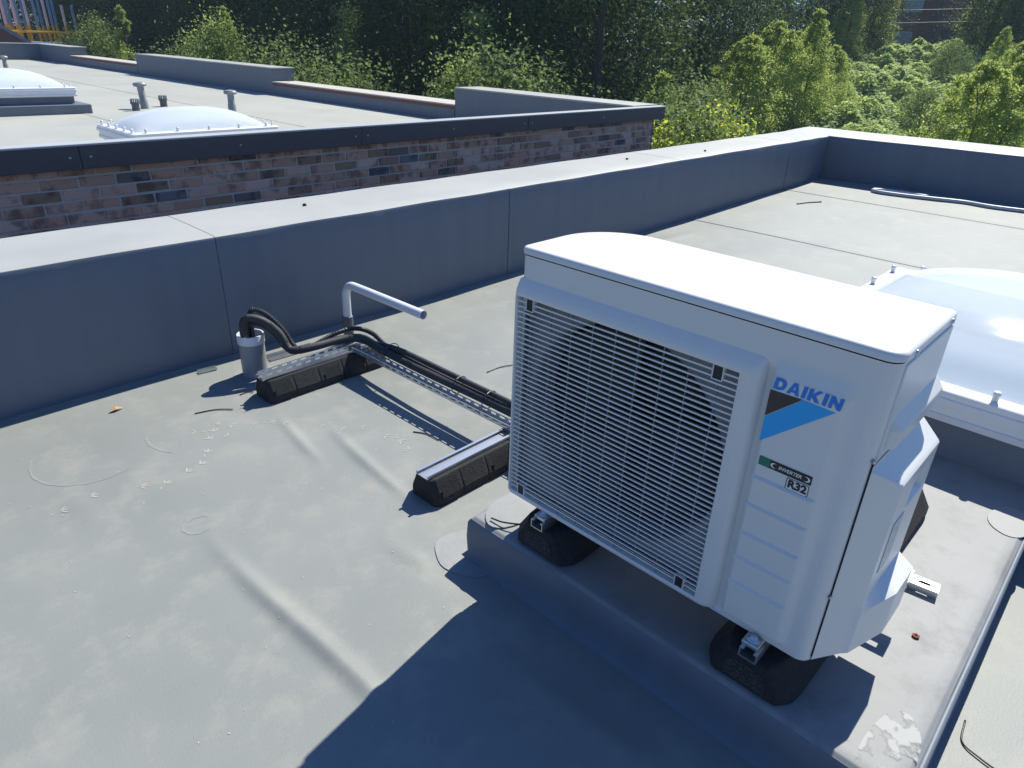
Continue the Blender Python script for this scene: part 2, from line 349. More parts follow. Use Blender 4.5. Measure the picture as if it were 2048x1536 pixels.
# inner face of the far parapet starts at the corner
for (x, y) in ((1.98, 3.45), (4.98, 3.42), (6.05, 3.3)):
    tag(obj('pebble', MB().lathe([(.004, 0), (.011, .003), (.012, .008), (.006, .014)], 7).build('pebble_tmp', MT['rubber']).data, MT['rubber'], None, loc=(x, y, PZ+.002)),
        {1.98: 'dark crumb on the parapet top near its left sheet joint', 4.98: 'dark crumb on the parapet top before the third sheet joint', 6.05: 'dark crumb on the parapet top past the third sheet joint'}[x], 'crumb', 'crumbs on the parapet')
for o in [o for o in bpy.data.objects if o.name.startswith('pebble_tmp')]: bpy.data.objects.remove(o)

# ================================================================== NEIGHBOUR BUILDING
NY, NZ, NF, NB, NX1 = 5.1, .766, .28, 7.7, 7.98
nb = thing('brick_building', (4, 12, GZ), 'neighbouring brick building with flat membrane roof and dark metal fascia', 'building')
def nbp(mbuilder, name, m, parent=nb, **k):
    o = mbuilder.build(name, m, parent, **k)
    if parent is nb: o.location = (-4, -12, -GZ)
    return o
wall = nbp(MB().box(-6, NX1-.012, NY+.0565, NY+.17, GZ-.2, NZ-.02).box(NX1-.25, NX1-.012, NY+.172, 30.3, GZ-.2, NF+.2), 'wall', MT['brickwall'])
wall.data.materials.clear(); wall.data.materials.append(MT['mortar'])
bm_ = bmesh.new(); bmesh.ops.create_cube(bm_, size=1)
for v in bm_.verts: v.co = Vector((v.co.x*.212, v.co.y*.1, v.co.z*.0615))
bmesh.ops.bevel(bm_, geom=[e for e in bm_.edges], offset=.004, segments=1, affect='EDGES')
bms = []
for k in range(5):
    b2 = bm_.copy()
    for v in b2.verts: v.co += Vector((RNG.normal()*.0016, RNG.normal()*.0018, RNG.normal()*.0016))
    me = bpy.data.meshes.new('brick'); b2.to_mesh(me); b2.free(); me.materials.append(MT['brick']); bms.append(me)
for c in range(8):
    zc = NZ - .142 + .02 - .0375 - c*.075
    x = .35 + (.1125 if c % 2 else 0)
    while x < NX1 - .05:
        ln = min(.215, NX1 - x)
        o = bpy.data.objects.new('brick', random.choice(bms)); COL.objects.link(o); o.parent = wall
        o.location = (x + ln/2, NY + .1 + random.uniform(-.003, .003), zc + random.uniform(-.002, .002)); o.scale = (ln/.215, 1, 1)
        x += .225
# low flank wall bricks stay in the material
fa = [(-6, -.6), (-.6, 1.38), (1.38, 3.5), (3.5, 5.55), (5.55, NX1+.14)]
for a, b in fa:
    f = nbp(MB().box(a+.0015, b-.0015, NY-.03, NY+.05, NZ-.142, NZ-.004), 'fascia', MT['fascia'], bevel=.004)
    for x in (a+.06, (a+b)/2, b-.06):
        mb = MB().lathe([(.009, 0), (.009, .002), (.004, .006)], 8); mb.v = [(vx + x, NY-.03-vz, NZ-.07+vy) for vx, vy, vz in mb.v]
        mb.build('screw', MT['zinc'], f, smooth=True)
nbp(MB().box(-6, NX1+.15, NY-.034, NY+.085, NZ-.0035, NZ+.012), 'edge_trim', MT['trim'], bevel=.004)
nbp(MB().box(-6, NB-.002, NY+.172, 30.0, NF-.2, NF), 'roof_membrane', MT['nroof'])
for x in (1.5, 3.4, 5.3): nbp(MB().box(x, x+.05, NY+.18, 29.98, NF+.0005, NF+.004), 'lap_seam', MT['nroof'])
def seg(y0, y1, zt, cap):
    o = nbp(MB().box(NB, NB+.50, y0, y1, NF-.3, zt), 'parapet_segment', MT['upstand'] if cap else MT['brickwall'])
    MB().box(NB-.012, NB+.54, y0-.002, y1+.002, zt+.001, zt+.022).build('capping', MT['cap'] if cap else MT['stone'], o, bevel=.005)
    if not cap: MB().box(NB-.008, NB-.0005, y0+.003, y1-.003, NF, zt-.05).build('membrane_upstand', MT['upstand'], o)
seg(NY+.172, 8.6, NZ-.008, True); seg(8.603, 14.2, .51, False); seg(14.203, 21.4, NZ, True); seg(21.403, 26.9, .52, False); seg(26.903, 30.0, NZ, True)
o = nbp(MB().box(-6, NB+.5, 30.002, 30.5, NF-.3, NZ), 'parapet_segment', MT['upstand']); MB().box(-6, NB+.54, 29.99, 30.53, NZ+.001, NZ+.022).build('capping', MT['cap'], o)

# ================================================================== AIR CONDITIONER
AX, AY, AZ, AW, AH, AD = 1.2109, .2397, .2844, .870, .7212, .33
ac = thing('air_conditioner', (AX, AY, AZ), 'white outdoor air conditioner unit with fan grille standing on the plinth', 'air conditioner')
def outline(off=0):
    pts = []
    for (cx, cy, R, a0) in ((0, 0, .028, 180), (AD, 0, .012, 270), (AD, AW, .17, 0), (0, AW, .02, 90)):
        sx = 1 if cx == 0 else -1; sy = 1 if cy == 0 else -1; n = 14 if R > .1 else 6
        for k in range(n+1):
            a = rad(a0 + 90*k/n); pts.append((cx + sx*R + (R+off)*math.cos(a), cy + sy*R + (R+off)*math.sin(a)))
    return pts
OL = outline()
# casing wall: everything but the front face (the front edge runs from the last point back to the first)
n = len(OL); first = 6
run = OL[0:]  # starts on the front face at the right corner, goes round by the back to the front left
mb = MB().loft([[(a, b, .0) for a, b in run], [(a, b, .7005) for a, b in run]], close=False)
mb.add([(a, b, .004) for a, b in OL], [tuple(range(n))])
mb.build('casing', MT['ac'], ac, autos=40)
lid_rings = [[(a, b, z) for a, b in outline(o)] for o, z in ((.0015, .7035), (.0035, .7045), (.0035, .714), (.0015, .7192), (-.004, .7212))]
mb = MB().loft(lid_rings, True, True, False); mb.add([(a, b, .7212) for a, b in outline(-.004)], [tuple(range(n))])
lid = mb.build('lid', MT['ac'], ac, autos=50)
# front panel beside the grille: recessed field with sloping top
us = np.array(sorted(set(np.round(np.concatenate([np.linspace(.028, .045, 3), np.linspace(.045, .075, 9), np.linspace(.075, .19, 6), np.linspace(.19, .216, 8), [.245]]), 4))))
ws = np.array(sorted(set(np.round(np.concatenate([[0, .012, .016, .019, .022, .026], np.linspace(.03, .6, 12), np.linspace(.607, .65, 9), [.66, .7005]]), 4))))
Dp = -.011
def fdepth(u, w):
    fu = smooth01((u-.045)/.03); fw = np.minimum(np.clip((.648-w)/.036, 0, 1), np.clip((w-.015)/.008, 0, 1))
    g = smooth01((u-.192)/.02)
    return Dp*fu*fw*(1-g) + .008*g*np.clip((.636-w)/.02, 0, 1)*np.clip(w/.012, 0, 1)
U, Wg = np.meshgrid(us, ws, indexing='ij')
mb = MB(); Vp = np.stack([fdepth(U, Wg), U, Wg], -1).reshape(-1, 3); mb.add(Vp, [tuple(f) for f in gridF(len(us), len(ws))])
mb.quad((.0, .245, .6), (0, .85, .6), (0, .85, .7005), (0, .245, .7005)); mb.quad((0, .245, 0), (0, .85, 0), (0, .85, .03), (0, .245, .03))
fp = mb.build('front_panel', MT['ac'], ac, autos=28)
for w in (.377, .308, .236, .170, .102):
    # pressed rib: thin wedge, deeper towards its top edge
    MB().add([(Dp-.0002, .077, w), (Dp-.0002, .206, w), (Dp-.0002, .206, w+.008), (Dp-.0002, .077, w+.008), (Dp-.0055, .081, w+.0015), (Dp-.0055, .202, w+.0015)],
             [(0, 1, 5, 4), (4, 5, 2, 3), (0, 4, 3), (1, 2, 5)]).build('pressed_rib', MT['ac'], fp, bevel=.0012)
# grille frame
def ring(u0, u1, w0, w1, d, r): return [(d, a, b) for a, b in rrect(u0, u1, w0, w1, r)]
R_ = [ring(.219, .8735, .003, .643, .0155, .012), ring(.219, .8735, .003, .643, .0, .012), ring(.228, .8725, .005, .626, -.011, .014), ring(.236, .870, .008, .612, -.0165, .014), ring(.262, .8655, .018, .602, -.0175, .004), ring(.264, .864, .020, .600, -.016, .003), ring(.264, .864, .020, .600, .012, .003)]
gf = MB().loft(R_).build('grille_frame', MT['ac'], ac, autos=50)
# slats, bars, screw pockets (shared meshes)
slat_me = MB().add([(-.0125, 0, -.0018), (-.0125, .6, -.0018), (-.0072, .6, -.0018), (-.0072, 0, -.0018), (-.0125, 0, .0018), (-.0125, .6, .0018), (-.0072, .6, .0012), (-.0072, 0, .0012)],
                   [(0,3,2,1),(4,5,6,7),(0,1,5,4),(1,2,6,5),(2,3,7,6),(3,0,4,7)]).build('tmp_slat', MT['ac']).data
ns = 41
for k in range(ns):
    obj('slat', slat_me, None, gf, loc=(0, .264, .020 + (k+1)*.58/(ns+1)))
bar_me = MB().box(-.0085, -.0045, -.0007, .0007, 0, .58).build('tmp_bar', MT['ac_in']).data
for u in (.822, .757, .693, .630, .566, .503, .440, .377, .309): obj('grille_bar', bar_me, None, gf, loc=(0, u, .020))
pm = MB()
ro, ri = rrect(-.0125, .0125, -.017, .017, .002, 2), rrect(-.0105, .0105, -.015, .015, .0015, 2)
pm.loft([[(-.003, a, b) for a, b in ro], [(-.0165, a, b) for a, b in ro], [(-.0165, a, b) for a, b in ri], [(-.0135, a, b) for a, b in ri]], True, False, True)
pk_me = pm.build('tmp_pocket', MT['ac']).data; pk_me.materials.append(MT['fan']); pk_me.polygons[max(range(len(pk_me.polygons)), key=lambda i: len(pk_me.polygons[i].vertices))].material_index = 1  # pocket floor coloured dark for the shade in the recess
for u, w in ((.822, .585), (.309, .585), (.822, .036), (.309, .036)): obj('screw_pocket', pk_me, None, gf, loc=(0, u, w))
# fan shroud with bell mouth, fan, coil
cu, cw, Rf = .556, .312, .278
sh = MB(); nn = 48
circ = lambda R, d: [(d, cu + R*math.cos(2*math.pi*i/nn), cw + R*math.sin(2*math.pi*i/nn)) for i in range(nn)]
sq = []
for i in range(nn):
    a = 2*math.pi*i/nn; c, s_ = math.cos(a), math.sin(a); k = min((.312 if c > 0 else .30)/max(abs(c), 1e-6), (.293)/max(abs(s_), 1e-6)); sq.append((.028, cu + c*k, cw + s_*k))
sh.loft([sq, circ(Rf+.012, .028), circ(Rf+.003, .032), circ(Rf, .042), circ(Rf, .12)])
sh.build('fan_shroud', MT['ac_in'], ac, autos=60)
MB().box(.14, .15, .02, .85, .005, .69).build('coil_backing', MT['dark_in'], ac)
fan = MB(); fan.lathe([(.001, -.03), (.05, -.025), (.06, 0), (.06, .05)], 20); fan.v = [(.085 + vz, cu + vx, cw + vy) for vx, vy, vz in fan.v]
fo = fan.build('fan', MT['fan'], ac, smooth=True)
for k in range(3):
    bl = MB(); rings = []
    for i in range(9):
        q = i/8; rr_ = .05 + (Rf-.012-.05)*q; a0 = rad(120*k + 20 + 18*q); wd = rad(62 - 8*q)
        rings.append([(.085 + .045*(j/6-.5) + .006*math.sin(math.pi*j/6), cu + rr_*math.cos(a0 + wd*j/6), cw + rr_*math.sin(a0 + wd*j/6)) for j in range(7)])
    bl.loft(rings, close=False); bl.build('fan_blade', MT['fan'], fo, smooth=True)
# right side: seam plate, screws, handle, valve cover
sp = MB().box(.034, .325, -.0035, .002, .50, .694).build('side_panel', MT['ac'], ac, bevel=.003)
for d in (.066, .292):
    mb = MB().lathe([(.0065, 0), (.0065, .003), (.003, .0055)], 12); mb.v = [(vx + d, -.002-vz, .7085+vy) for vx, vy, vz in mb.v]
    mb.build('screw', MT['zinc'], lid, smooth=True)
for w in (.505, .18):
    mb = MB().lathe([(.005, 0), (.005, .003), (.002, .005)], 10); mb.v = [(vx + .018, -.0005-vz, w+vy) for vx, vy, vz in mb.v]
    mb.build('screw', MT['zinc'], ac, smooth=True)
hp = [(0, .585), (-.021, .556), (-.019, .520), (0, .510)]
MB().loft([[(.052, o*.3, w) for o, w in hp], [(.066, o, w) for o, w in hp], [(.334, o, w) for o, w in hp]], True, True, True).build('handle', MT['ac'], ac, bevel=.003)
ds = np.array(sorted(set(np.round(np.concatenate([np.linspace(.022, .097, 26), np.linspace(.097, .336, 40)]), 4)))); wv = np.array([0, .02, .05, .08, .1, .116, .122, .128, .134, .140, .155, .2, .25, .3, .335, .345, .4, .41, .425, .436] + [round(.436 + .0046*i, 4) for i in range(1, 11)] + [.49])
Dg, Wv = np.meshgrid(ds, wv, indexing='ij')
def cover_o(d, w):
    base = .0455*np.clip((d-.022)/.075, 0, 1); top = .0475*np.clip((.482-w)/.046, 0, 1)
    o = np.minimum(base, top) + .037*np.clip((.140-w)/.024, 0, 1)*np.clip((d-.085)/.13, 0, 1)
    o = o - .012*((d > .2) & (d < .3) & (w > .34) & (w < .405))
    return o + .0015
Oc = cover_o(Dg, Wv); vc = MB(); a, b = len(ds), len(wv)
vc.add(np.stack([Dg, -Oc, Wv], -1).reshape(-1, 3), [tuple(f) for f in gridF(a, b)])
edge = [(i, 0) for i in range(a)] + [(a-1, j) for j in range(1, b)]
vc.loft([[(ds[i], -Oc[i, j], wv[j]) for i, j in edge], [(ds[i], .001, wv[j]) for i, j in edge]], close=False)
cov = vc.build('valve_cover', MT['ac'], ac, autos=22)
MB().box(.135, .2, -.0485, -.0474, .2, .325).build('label', MT['label'], cov)
MB().box(.0195, .0215, -.0022, .001, .01, .50).build('seam_gap', MT['dark_in'], cov)
# lettering and emblem on the recessed panel
def poly_letters():
    D = [[(0,0),(.5,0),(.8,.1),(.93,.33),(.93,.67),(.8,.9),(.5,1),(0,1)], [(.3,.25),(.45,.25),(.58,.32),(.63,.42),(.63,.58),(.58,.68),(.45,.75),(.3,.75)]]
    A = [[(0,0),(.31,0),(.51,.75),(.5,1),(.34,1)], [(.69,0),(1,0),(.67,1),(.5,1),(.51,.75)], [(.358,.18),(.642,.18),(.583,.4),(.417,.4)]]
    I = [[(0,0),(.32,0),(.32,1),(0,1)]]
    K = [[(0,0),(.3,0),(.3,1),(0,1)], [(.3,.5),(.56,.53),(.98,1),(.62,1),(.3,.62)], [(.3,.38),(.62,0),(1.0,0),(.56,.53),(.3,.5)]]
    Nn = [[(0,0),(.29,0),(.29,1),(0,1)], [(.29,.52),(.66,0),(.66,.48),(.29,1)], [(.66,0),(.95,0),(.95,1),(.66,1)]]
    return [('D', D, .93), ('A', A, 1.0), ('I', I, .32), ('K', K, 1.0), ('I', I, .32), ('N', Nn, .95)]
fx = Dp - .0008
before = set(o.name for o in fp.children)
lg = MB(); x = 0; hgt = .0245; tot = sum(l[2] for l in poly_letters()) + .13*5; ksc = .127/tot
def L2(px_, py_): return (fx, .2035 - (px_*ksc) - .12*py_*hgt, .5805 + py_*hgt)
for ch, polys, wd in poly_letters():
    if ch == 'D':
        o, i = polys; lg.loft([[L2(x+a, b) for a, b in o], [L2(x+a, b) for a, b in i]])
    else:
        for pl in polys: lg.quad(*[L2(x+a, b) for a, b in pl])
    x += wd + .13
lg.build('lettering', MT['logo_blue'], fp)
MB().quad((fx, .207, .5765), (fx, .144, .578), (fx, .207, .519)).build('emblem_dark', MT['logo_dark'], fp)
MB().quad((fx, .1425, .578), (fx, .083, .575), (fx, .2065, .462), (fx, .2065, .5175)).build('emblem_blue', MT['logo_cyan'], fp)
st = MB().quad((fx, .198, .412), (fx, .091, .412), (fx, .091, .432), (fx, .198, .432)).build('sticker_band', MT['print_black'], fp)
MB().quad((fx-.0004, .198, .412), (fx-.0004, .175, .412), (fx-.0004, .175, .432), (fx-.0004, .198, .432)).build('sticker_green', MT['print_green'], fp)
def text(s, size, u, w, d, m, name, parent, off=0, shear=0):
    c = bpy.data.curves.new('t', 'FONT'); c.body = s; c.size = size; c.offset = off; c.shear = shear; c.align_x = 'CENTER'; c.align_y = 'CENTER'
    t = bpy.data.objects.new('t', c); COL.objects.link(t); bpy.context.view_layer.update()
    me = bpy.data.meshes.new_from_object(t.evaluated_get(bpy.context.evaluated_depsgraph_get())); bpy.data.objects.remove(t)
    for v in me.vertices: v.co = Vector((d, u - v.co.x, w + v.co.y))
    o = obj(name, me, m, parent); return o
text('INVERTER', .0105, .134, .422, fx-.0008, MT['print_white'], 'lettering', st, .0002, .2)
for s_, uc in ((1, .1665), (-1, .1005)):   # the crescents at both ends
    cr = []
    for k in range(9):
        a = rad(60 + 240*k/8) ; cr.append((uc + s_*(-.007*math.cos(a)), .422 + .0058*math.sin(a)))
    for k in range(9):
        a = rad(60 + 240*(8-k)/8); cr.append((uc - s_*.003 + s_*(-.0075*math.cos(a)*.8), .422 + .0047*math.sin(a)))
    MB().loft([[(fx-.0008, a, b) for a, b in cr[:9]], [(fx-.0008, a, b) for a, b in cr[:8:-1]]], close=False).build('crescent', MT['print_white'], st)
ro, ri = rrect(.092, .137, .3835, .4095, .002, 3), rrect(.0935, .1355, .385, .408, .0015, 3)
MB().loft([[(fx, a, b) for a, b in ro], [(fx, a, b) for a, b in ri]]).build('sticker_border', MT['print_black'], fp)
pl = MB().quad(*[(fx+.0003, a, b) for a, b in ri]).build('sticker_plate', MT['print_white'], fp)
text('R32', .0235, .1145, .397, fx-.0004, MT['print_black'], 'lettering', pl, .0011)
for o in [o for o in bpy.data.objects if o.name.startswith('tmp_')]: bpy.data.objects.remove(o)
for o in fp.children: o.location = (0, -.007, .011)
# mounting legs of the unit
for u in (.112, .731):
    lg_ = MB().box(-.034, .38, u-.019, u+.019, -.011, -.0005).build('leg', MT['zinc'], ac, bevel=.002)
    MB().lathe([(.016, 0), (.016, .002), (.0085, .0025), (.0085, .009), (.003, .011)], 12, (-.014, u, -.0005)).build('bolt', MT['zinc'], lg_, smooth=True)

# ================================================================== PLINTH
PLZ = .152; PX0, PX1, PY0, PY1 = 1.1615, 2.66, -.004, 1.2294
pr = thing('plinth', (PX0, PY0, 0), 'low grey membrane clad plinth carrying the air conditioner beside the skylight', 'plinth')
def lp(v): return (v[0]-PX0, v[1]-PY0, v[2])
gxs = np.concatenate([[0, .004, .008, .013], np.linspace(.04, PX1-PX0, 30)]); gys = np.concatenate([[0, .004, .008, .013], np.linspace(.04, PY1-PY0-.04, 26), PY1-PY0-np.array([.013, .008, .004, 0])])
Gx, Gy = np.meshgrid(gxs, gys, indexing='ij'); edgef = np.minimum.reduce([Gx/.012, Gy/.012, (PY1-PY0-Gy)/.012, np.full_like(Gx, 1)])
Gz = PLZ - .008*(1-smooth01(edgef)) + .0022*np.sin(Gx*9+Gy*4)*np.sin(Gy*7) + .005*np.exp(-((Gx-.42-.25*Gy)/.03)**2)*smooth01((.35-Gy)/.2)
mb = MB(); mb.add(np.stack([Gx, Gy, Gz], -1).reshape(-1, 3), [tuple(f) for f in gridF(34, 34)]); mb.build('top', MT['plinth'], pr, smooth=True)
side = MB(); path = [(Gx[33-i, 0], 0, Gz[33-i, 0]) for i in range(34)] + [(0, Gy[0, j], Gz[0, j]) for j in range(1, 34)] + [(Gx[i, 33], Gy[i, 33], Gz[i, 33]) for i in range(1, 34)]
def outp(p, o, z):
    nx = -1 if p[0] < 1e-6 else 0; ny = -1 if p[1] < 1e-6 else (1 if p[1] > PY1-PY0-1e-6 else 0); return (p[0]+nx*o, p[1]+ny*o, z)
wob = [.002*math.sin(k*.9) for k in range(len(path))]
side.loft([path, [outp(p, .006, p[2]-.012) for p in path], [outp(p, .008+w, PLZ*.5) for p, w in zip(path, wob)], [outp(p, .006, .02) for p in path], [outp(p, .03, -.01) for p in path]], close=False)
side.build('skirt', MT['upstand'], pr, smooth=True)
# rolled edge along the right side
MB().tube([(x, -.006, PLZ-.014 + .0015*math.sin(x*11)) for x in np.linspace(0, PX1-PX0, 30)], .008, 10).build('edge_roll', MT['upstand'], pr, smooth=True)
def patch(cx, cy, rx, ry, z, name, m, parent, off, a0=0, a1=360, n=28):
    irr = lambda k: 1 + .025*math.sin(k*.9)
    pts = [(cx + irr(k)*rx*math.cos(rad(a0+(a1-a0)*k/n)) - off[0], cy + irr(k)*ry*math.sin(rad(a0+(a1-a0)*k/n)) - off[1]) for k in range(n if a1-a0 >= 360 else n+1)]
    zz = [z] * len(pts)
    if name == 'floor_patch': zz = [dz(a+off[0], b+off[1]) + .0035 for a, b in pts]
    mb = MB(); mb.add([(a, b, q-.004) for (a, b), q in zip(pts, zz)] + [(a, b, q) for (a, b), q in zip(pts, zz)], [(i, (i+1) % len(pts), len(pts)+(i+1) % len(pts), len(pts)+i) for i in range(len(pts))] + [tuple(range(len(pts), 2*len(pts)))])
    return mb.build(name, m, parent)
patch(1.165, 1.24, .1, .115, .004, 'floor_patch', MT['patch'], pr, (PX0, PY0), 35, 290)
patch(1.25, .05, .13, .05, PLZ+.0016, 'smear', MT['smear'], pr, (PX0, PY0), 0, 360)
patch(2.37, .04, .09, .06, PLZ+.002, 'patch', MT['patch'], pr, (PX0, PY0), 0, 360)
patch(1.30, 1.16, .13, .07, PLZ+.003, 'patch', MT['patch'], pr, (PX0, PY0), 0, 360)

# ================================================================== RUBBER FEET
def foot(yc, label):
    r = thing('rubber_sleeper', (1.178, yc, PLZ+.003), label, 'sleeper', 'rubber sleepers under the air conditioner')
    L, wb, wt, h = 1.05, .108, .064, .096
    def sec(x, s, hh): return [(x, -wb*s, 0), (x, wb*s, 0), (x, wb*s, hh*.3), (x, wt*s, hh), (x, -wt*s, hh), (x, -wb*s, hh*.3)]
    MB().loft([sec(0, .72, h*.93), sec(.035, .95, h), sec(.07, 1, h), sec(L-.05, 1, h), sec(L-.02, .98, h), sec(L, .9, h*.95)], True, True, True).build('block', MT['rubber'], r, bevel=.006)
    MB().add([(-.0015, -.05, .012), (-.0015, .05, .012), (-.0015, .048, .05), (-.0015, .03, .066), (-.0015, -.03, .066), (-.0015, -.048, .05)], [(0, 1, 2, 3, 4, 5)]).build('end_panel', MT['rubber_grain'], r)
    channel('channel', -.012, .95, 0, .094, .0245, r)
    return r
def channel(name, x0, x1, y, z0, h, parent, w=.041, t=.0025):
    """C section running along x, open on top"""
    prof = [(-w/2, z0), (w/2, z0), (w/2, z0+h), (w/2-.009, z0+h), (w/2-.009, z0+h-t), (w/2-t, z0+h-t), (w/2-t, z0+t), (-w/2+t, z0+t), (-w/2+t, z0+h-t), (-w/2+.009, z0+h-t), (-w/2+.009, z0+h), (-w/2, z0+h)]
    return MB().loft([[(x0, y+a, b) for a, b in prof], [(x1, y+a, b) for a, b in prof]], True, True, True).build(name, MT['zinc'], parent)
foot(.347, 'black rubber sleeper with zinc channel under the logo end of the unit'); foot(.971, 'black rubber sleeper with zinc channel under the fan end of the unit')

# slotted rails under and behind the unit
def slotted(name, L, parent=None, w=.041, h=.021, t=.002, slot=.028, gap=.022, flip=False):
    """U channel along +x lying on its back, slots through the web (real holes)"""
    mb = MB(); x = 0.0
    web = lambda a, b, y0, y1: mb.box(a, b, y0, y1, h-t, h)
    mb.box(0, L, -w/2, -w/2+t, 0, h-t-.0002); mb.box(0, L, w/2-t, w/2, 0, h-t-.0002)
    web(0, L, -w/2, -.0065); web(0, L, .0065, w/2)
    x = .0
    while x < L:
        web(x, min(L, x+gap), -.0064, .0064); x += gap + slot
    return mb.build(name, MT['zinc'], parent)
r = slotted('slotted_rail', .34); r.rotation_euler = (0, 0, rad(97)); r.location = (1.835, .112, PLZ+.003)
tag(r, 'bright slotted steel rail offcut lying on the plinth behind the unit', 'rail')
r = slotted('slotted_rail', .62); r.rotation_euler = (0, 0, rad(92)); r.location = (1.66, .165, .2745); r.scale = (1, 1.5, 1)
tag(r, 'slotted steel cross rail on the feet behind the valve cover', 'rail')
o = MB().lathe([(.009, 0), (.0095, .005), (.005, .006), (.005, .002)], 6).build('nut', MT['rust'], smooth=True, loc=(1.632, .108, PLZ+.002)); tag(o, 'rusty red nut lying on the plinth right of the unit', 'nut')
# black tie and wire by the left foot
o = MB().tube(spline([(1.19, 1.17, PLZ+.01), (1.2, 1.12, PLZ+.016), (1.235, 1.06, PLZ+.03), (1.26, 1.035, .245)]), .0025, 6).build('wire', MT['conduit'], smooth=True); tag(o, 'thin black wire running over the plinth corner to the sleeper under the fan end', 'wire')
# wire at the right
o = MB().tube(spline([(1.62, -.05, .004), (1.55, -.06, .004), (1.53, -.1, .005), (1.52, -.16, .004)]), .0022, 6).build('wire', MT['conduit'], smooth=True); tag(o, 'thin black wire on the deck right of the plinth', 'wire')

# ================================================================== ROOF SERVICES
def block(name, x0, L, yc, z, label):
    r = thing(name, (x0, yc, z), label, 'support block', 'rubber support blocks for the pipe run')
    h, wb, wt = .1, .075, .045
    def sec(x, s, hh): return [(x, -wb*s, 0), (x, wb*s, 0), (x, wb*s, hh*.35), (x, wt*s, hh), (x, -wt*s, hh), (x, -wb*s, hh*.35)]
    R = [sec(0, .78, h*.96), sec(.018, 1, h)]
    for q in (.2, .4, .6, .8): R += [sec(L*q-.008, 1, h), sec(L*q, .95, h), sec(L*q+.008, 1, h)]
    R += [sec(L-.018, 1, h), sec(L, .78, h*.96)]
    b = MB().loft(R, True, True, True).build('block', MT['rubber'], r, bevel=.004)
    for q in (.02, .42, .62):
        MB().add([(L*(q+.04), -wb-.003, .012), (L*(q+.15), -wb-.003, .012), (L*(q+.17), -wb-.002, h*.36), (L*(q+.15), -wt*1.2-.0085, h*.8), (L*(q+.04), -wt*1.2-.0085, h*.8), (L*(q+.02), -wb-.002, h*.36)], [(0, 1, 2, 5), (5, 2, 3, 4)]).build('facet', MT['rubber'], b)
    return r
b1 = block('rubber_support_block', 1.2, .62, 2.605, dz(1.5, 2.6), 'black rubber support block with channel beside the grey outlet pipe'); channel('channel', -.004, .62, 0, .1005, .013, b1, .06)
b2 = block('rubber_support_block', 1.24, .62, 1.555, dz(1.5, 1.55), 'black rubber support block with bright channel next to the fan grille'); channel('channel', -.004, .62, 0, .1005, .0135, b2, .06)
def rail_along(name, a, b, h, label):
    A, B = Vector(a), Vector(b); L = (B-A).length
    mb = MB(); w = .041; t = .002
    mb.box(0, L, -w/2, w/2, 0, t); 
    for s in (-1, 1):
        y0, y1 = (s*w/2-t, s*w/2) if s > 0 else (-w/2, -w/2+t)
        mb.box(0, L, y0, y1, t+.0002, .007); mb.box(0, L, y0, y1, .0165, h)
        x = 0
        while x < L: mb.box(x, min(L, x+.02), y0, y1, .0072, .0163); x += .048
    o = mb.build(name, MT['zinc']); o.location = A; o.rotation_euler = (0, 0, math.atan2(B.y-A.y, B.x-A.x)); return tag(o, label, 'rail')
zt = .1145
rail_along('slotted_rail', (1.665, 2.57, zt), (1.685, 1.30, zt), .0215, 'long slotted steel rail carrying black pipes between the two support blocks')
rail_along('slotted_rail', (1.195, 2.59, zt), (1.64, 2.605, zt), .0215, 'slotted steel rail along the top of the pipe support block')
# outlet pot
pot = thing('outlet_pipe', (1.30, 2.86, dz(1.3, 2.86)), 'grey vertical pipe outlet with pale collar by the parapet', 'pipe')
MB().lathe([(.057, -.01), (.057, .165)], 32, cap1=False).lathe([(.0515, .165), (.0515, -.005)], 32, cap0=False, cap1=False).build('sleeve', MT['grey_pvc'], pot, autos=40)
MB().lathe([(.0585, .166), (.0605, .168), (.0605, .205), (.059, .208), (.053, .208), (.051, .205), (.051, .166)], 32, cap0=False, cap1=False).build('collar', MT['pvc'], pot, autos=40)
MB().lathe([(.0, .15), (.052, .15)], 32).build('sealant', MT['dark_in'], pot)
patch(1.3, 2.86, .1, .1, 0, 'floor_patch', MT['patch'], pot, (1.3, 2.86))
# pipes
def pipe(name, pts, R, m, label, n=12, cat='pipe', corr=False):
    P = spline(pts, 16 if corr else 8)
    if corr:
        Q = []; 
        acc = 0; out = [P[0]]
        for i in range(1, len(P)):
            d = P[i]-P[i-1]; k = max(1, int(d.length/.0035))
            for j in range(1, k+1): out.append(P[i-1] + d*j/k)
        P = out; Rr = [R*(1 if (i//1) % 2 else .86) for i in range(len(P))]
    else: Rr = R
    t = thing(name, (P[0].x, P[0].y, P[0].z), label, cat)
    o = MB().tube([tuple(p - P[0]) for p in P], Rr, n).build('tube', m, t, smooth=not corr, autos=None)
    return t, P
tA, PA = pipe('insulated_pipe', [(1.275, 2.85, .14), (1.268, 2.85, .24), (1.285, 2.84, .29), (1.34, 2.80, .275), (1.39, 2.76, .215), (1.405, 2.715, .15), (1.43, 2.68, .145), (1.5, 2.655, .150), (1.6, 2.645, .152), (1.68, 2.62, .154), (1.715, 2.55, .154), (1.705, 2.4, .154), (1.705, 2.1, .154), (1.715, 1.8, .154), (1.72, 1.5, .154), (1.72, 1.2, .16), (1.66, 1.02, .25), (1.58, .95, .33)], .0185, MT['foam'], 'thick black foam insulated pipe arching out of the grey outlet along the rail')
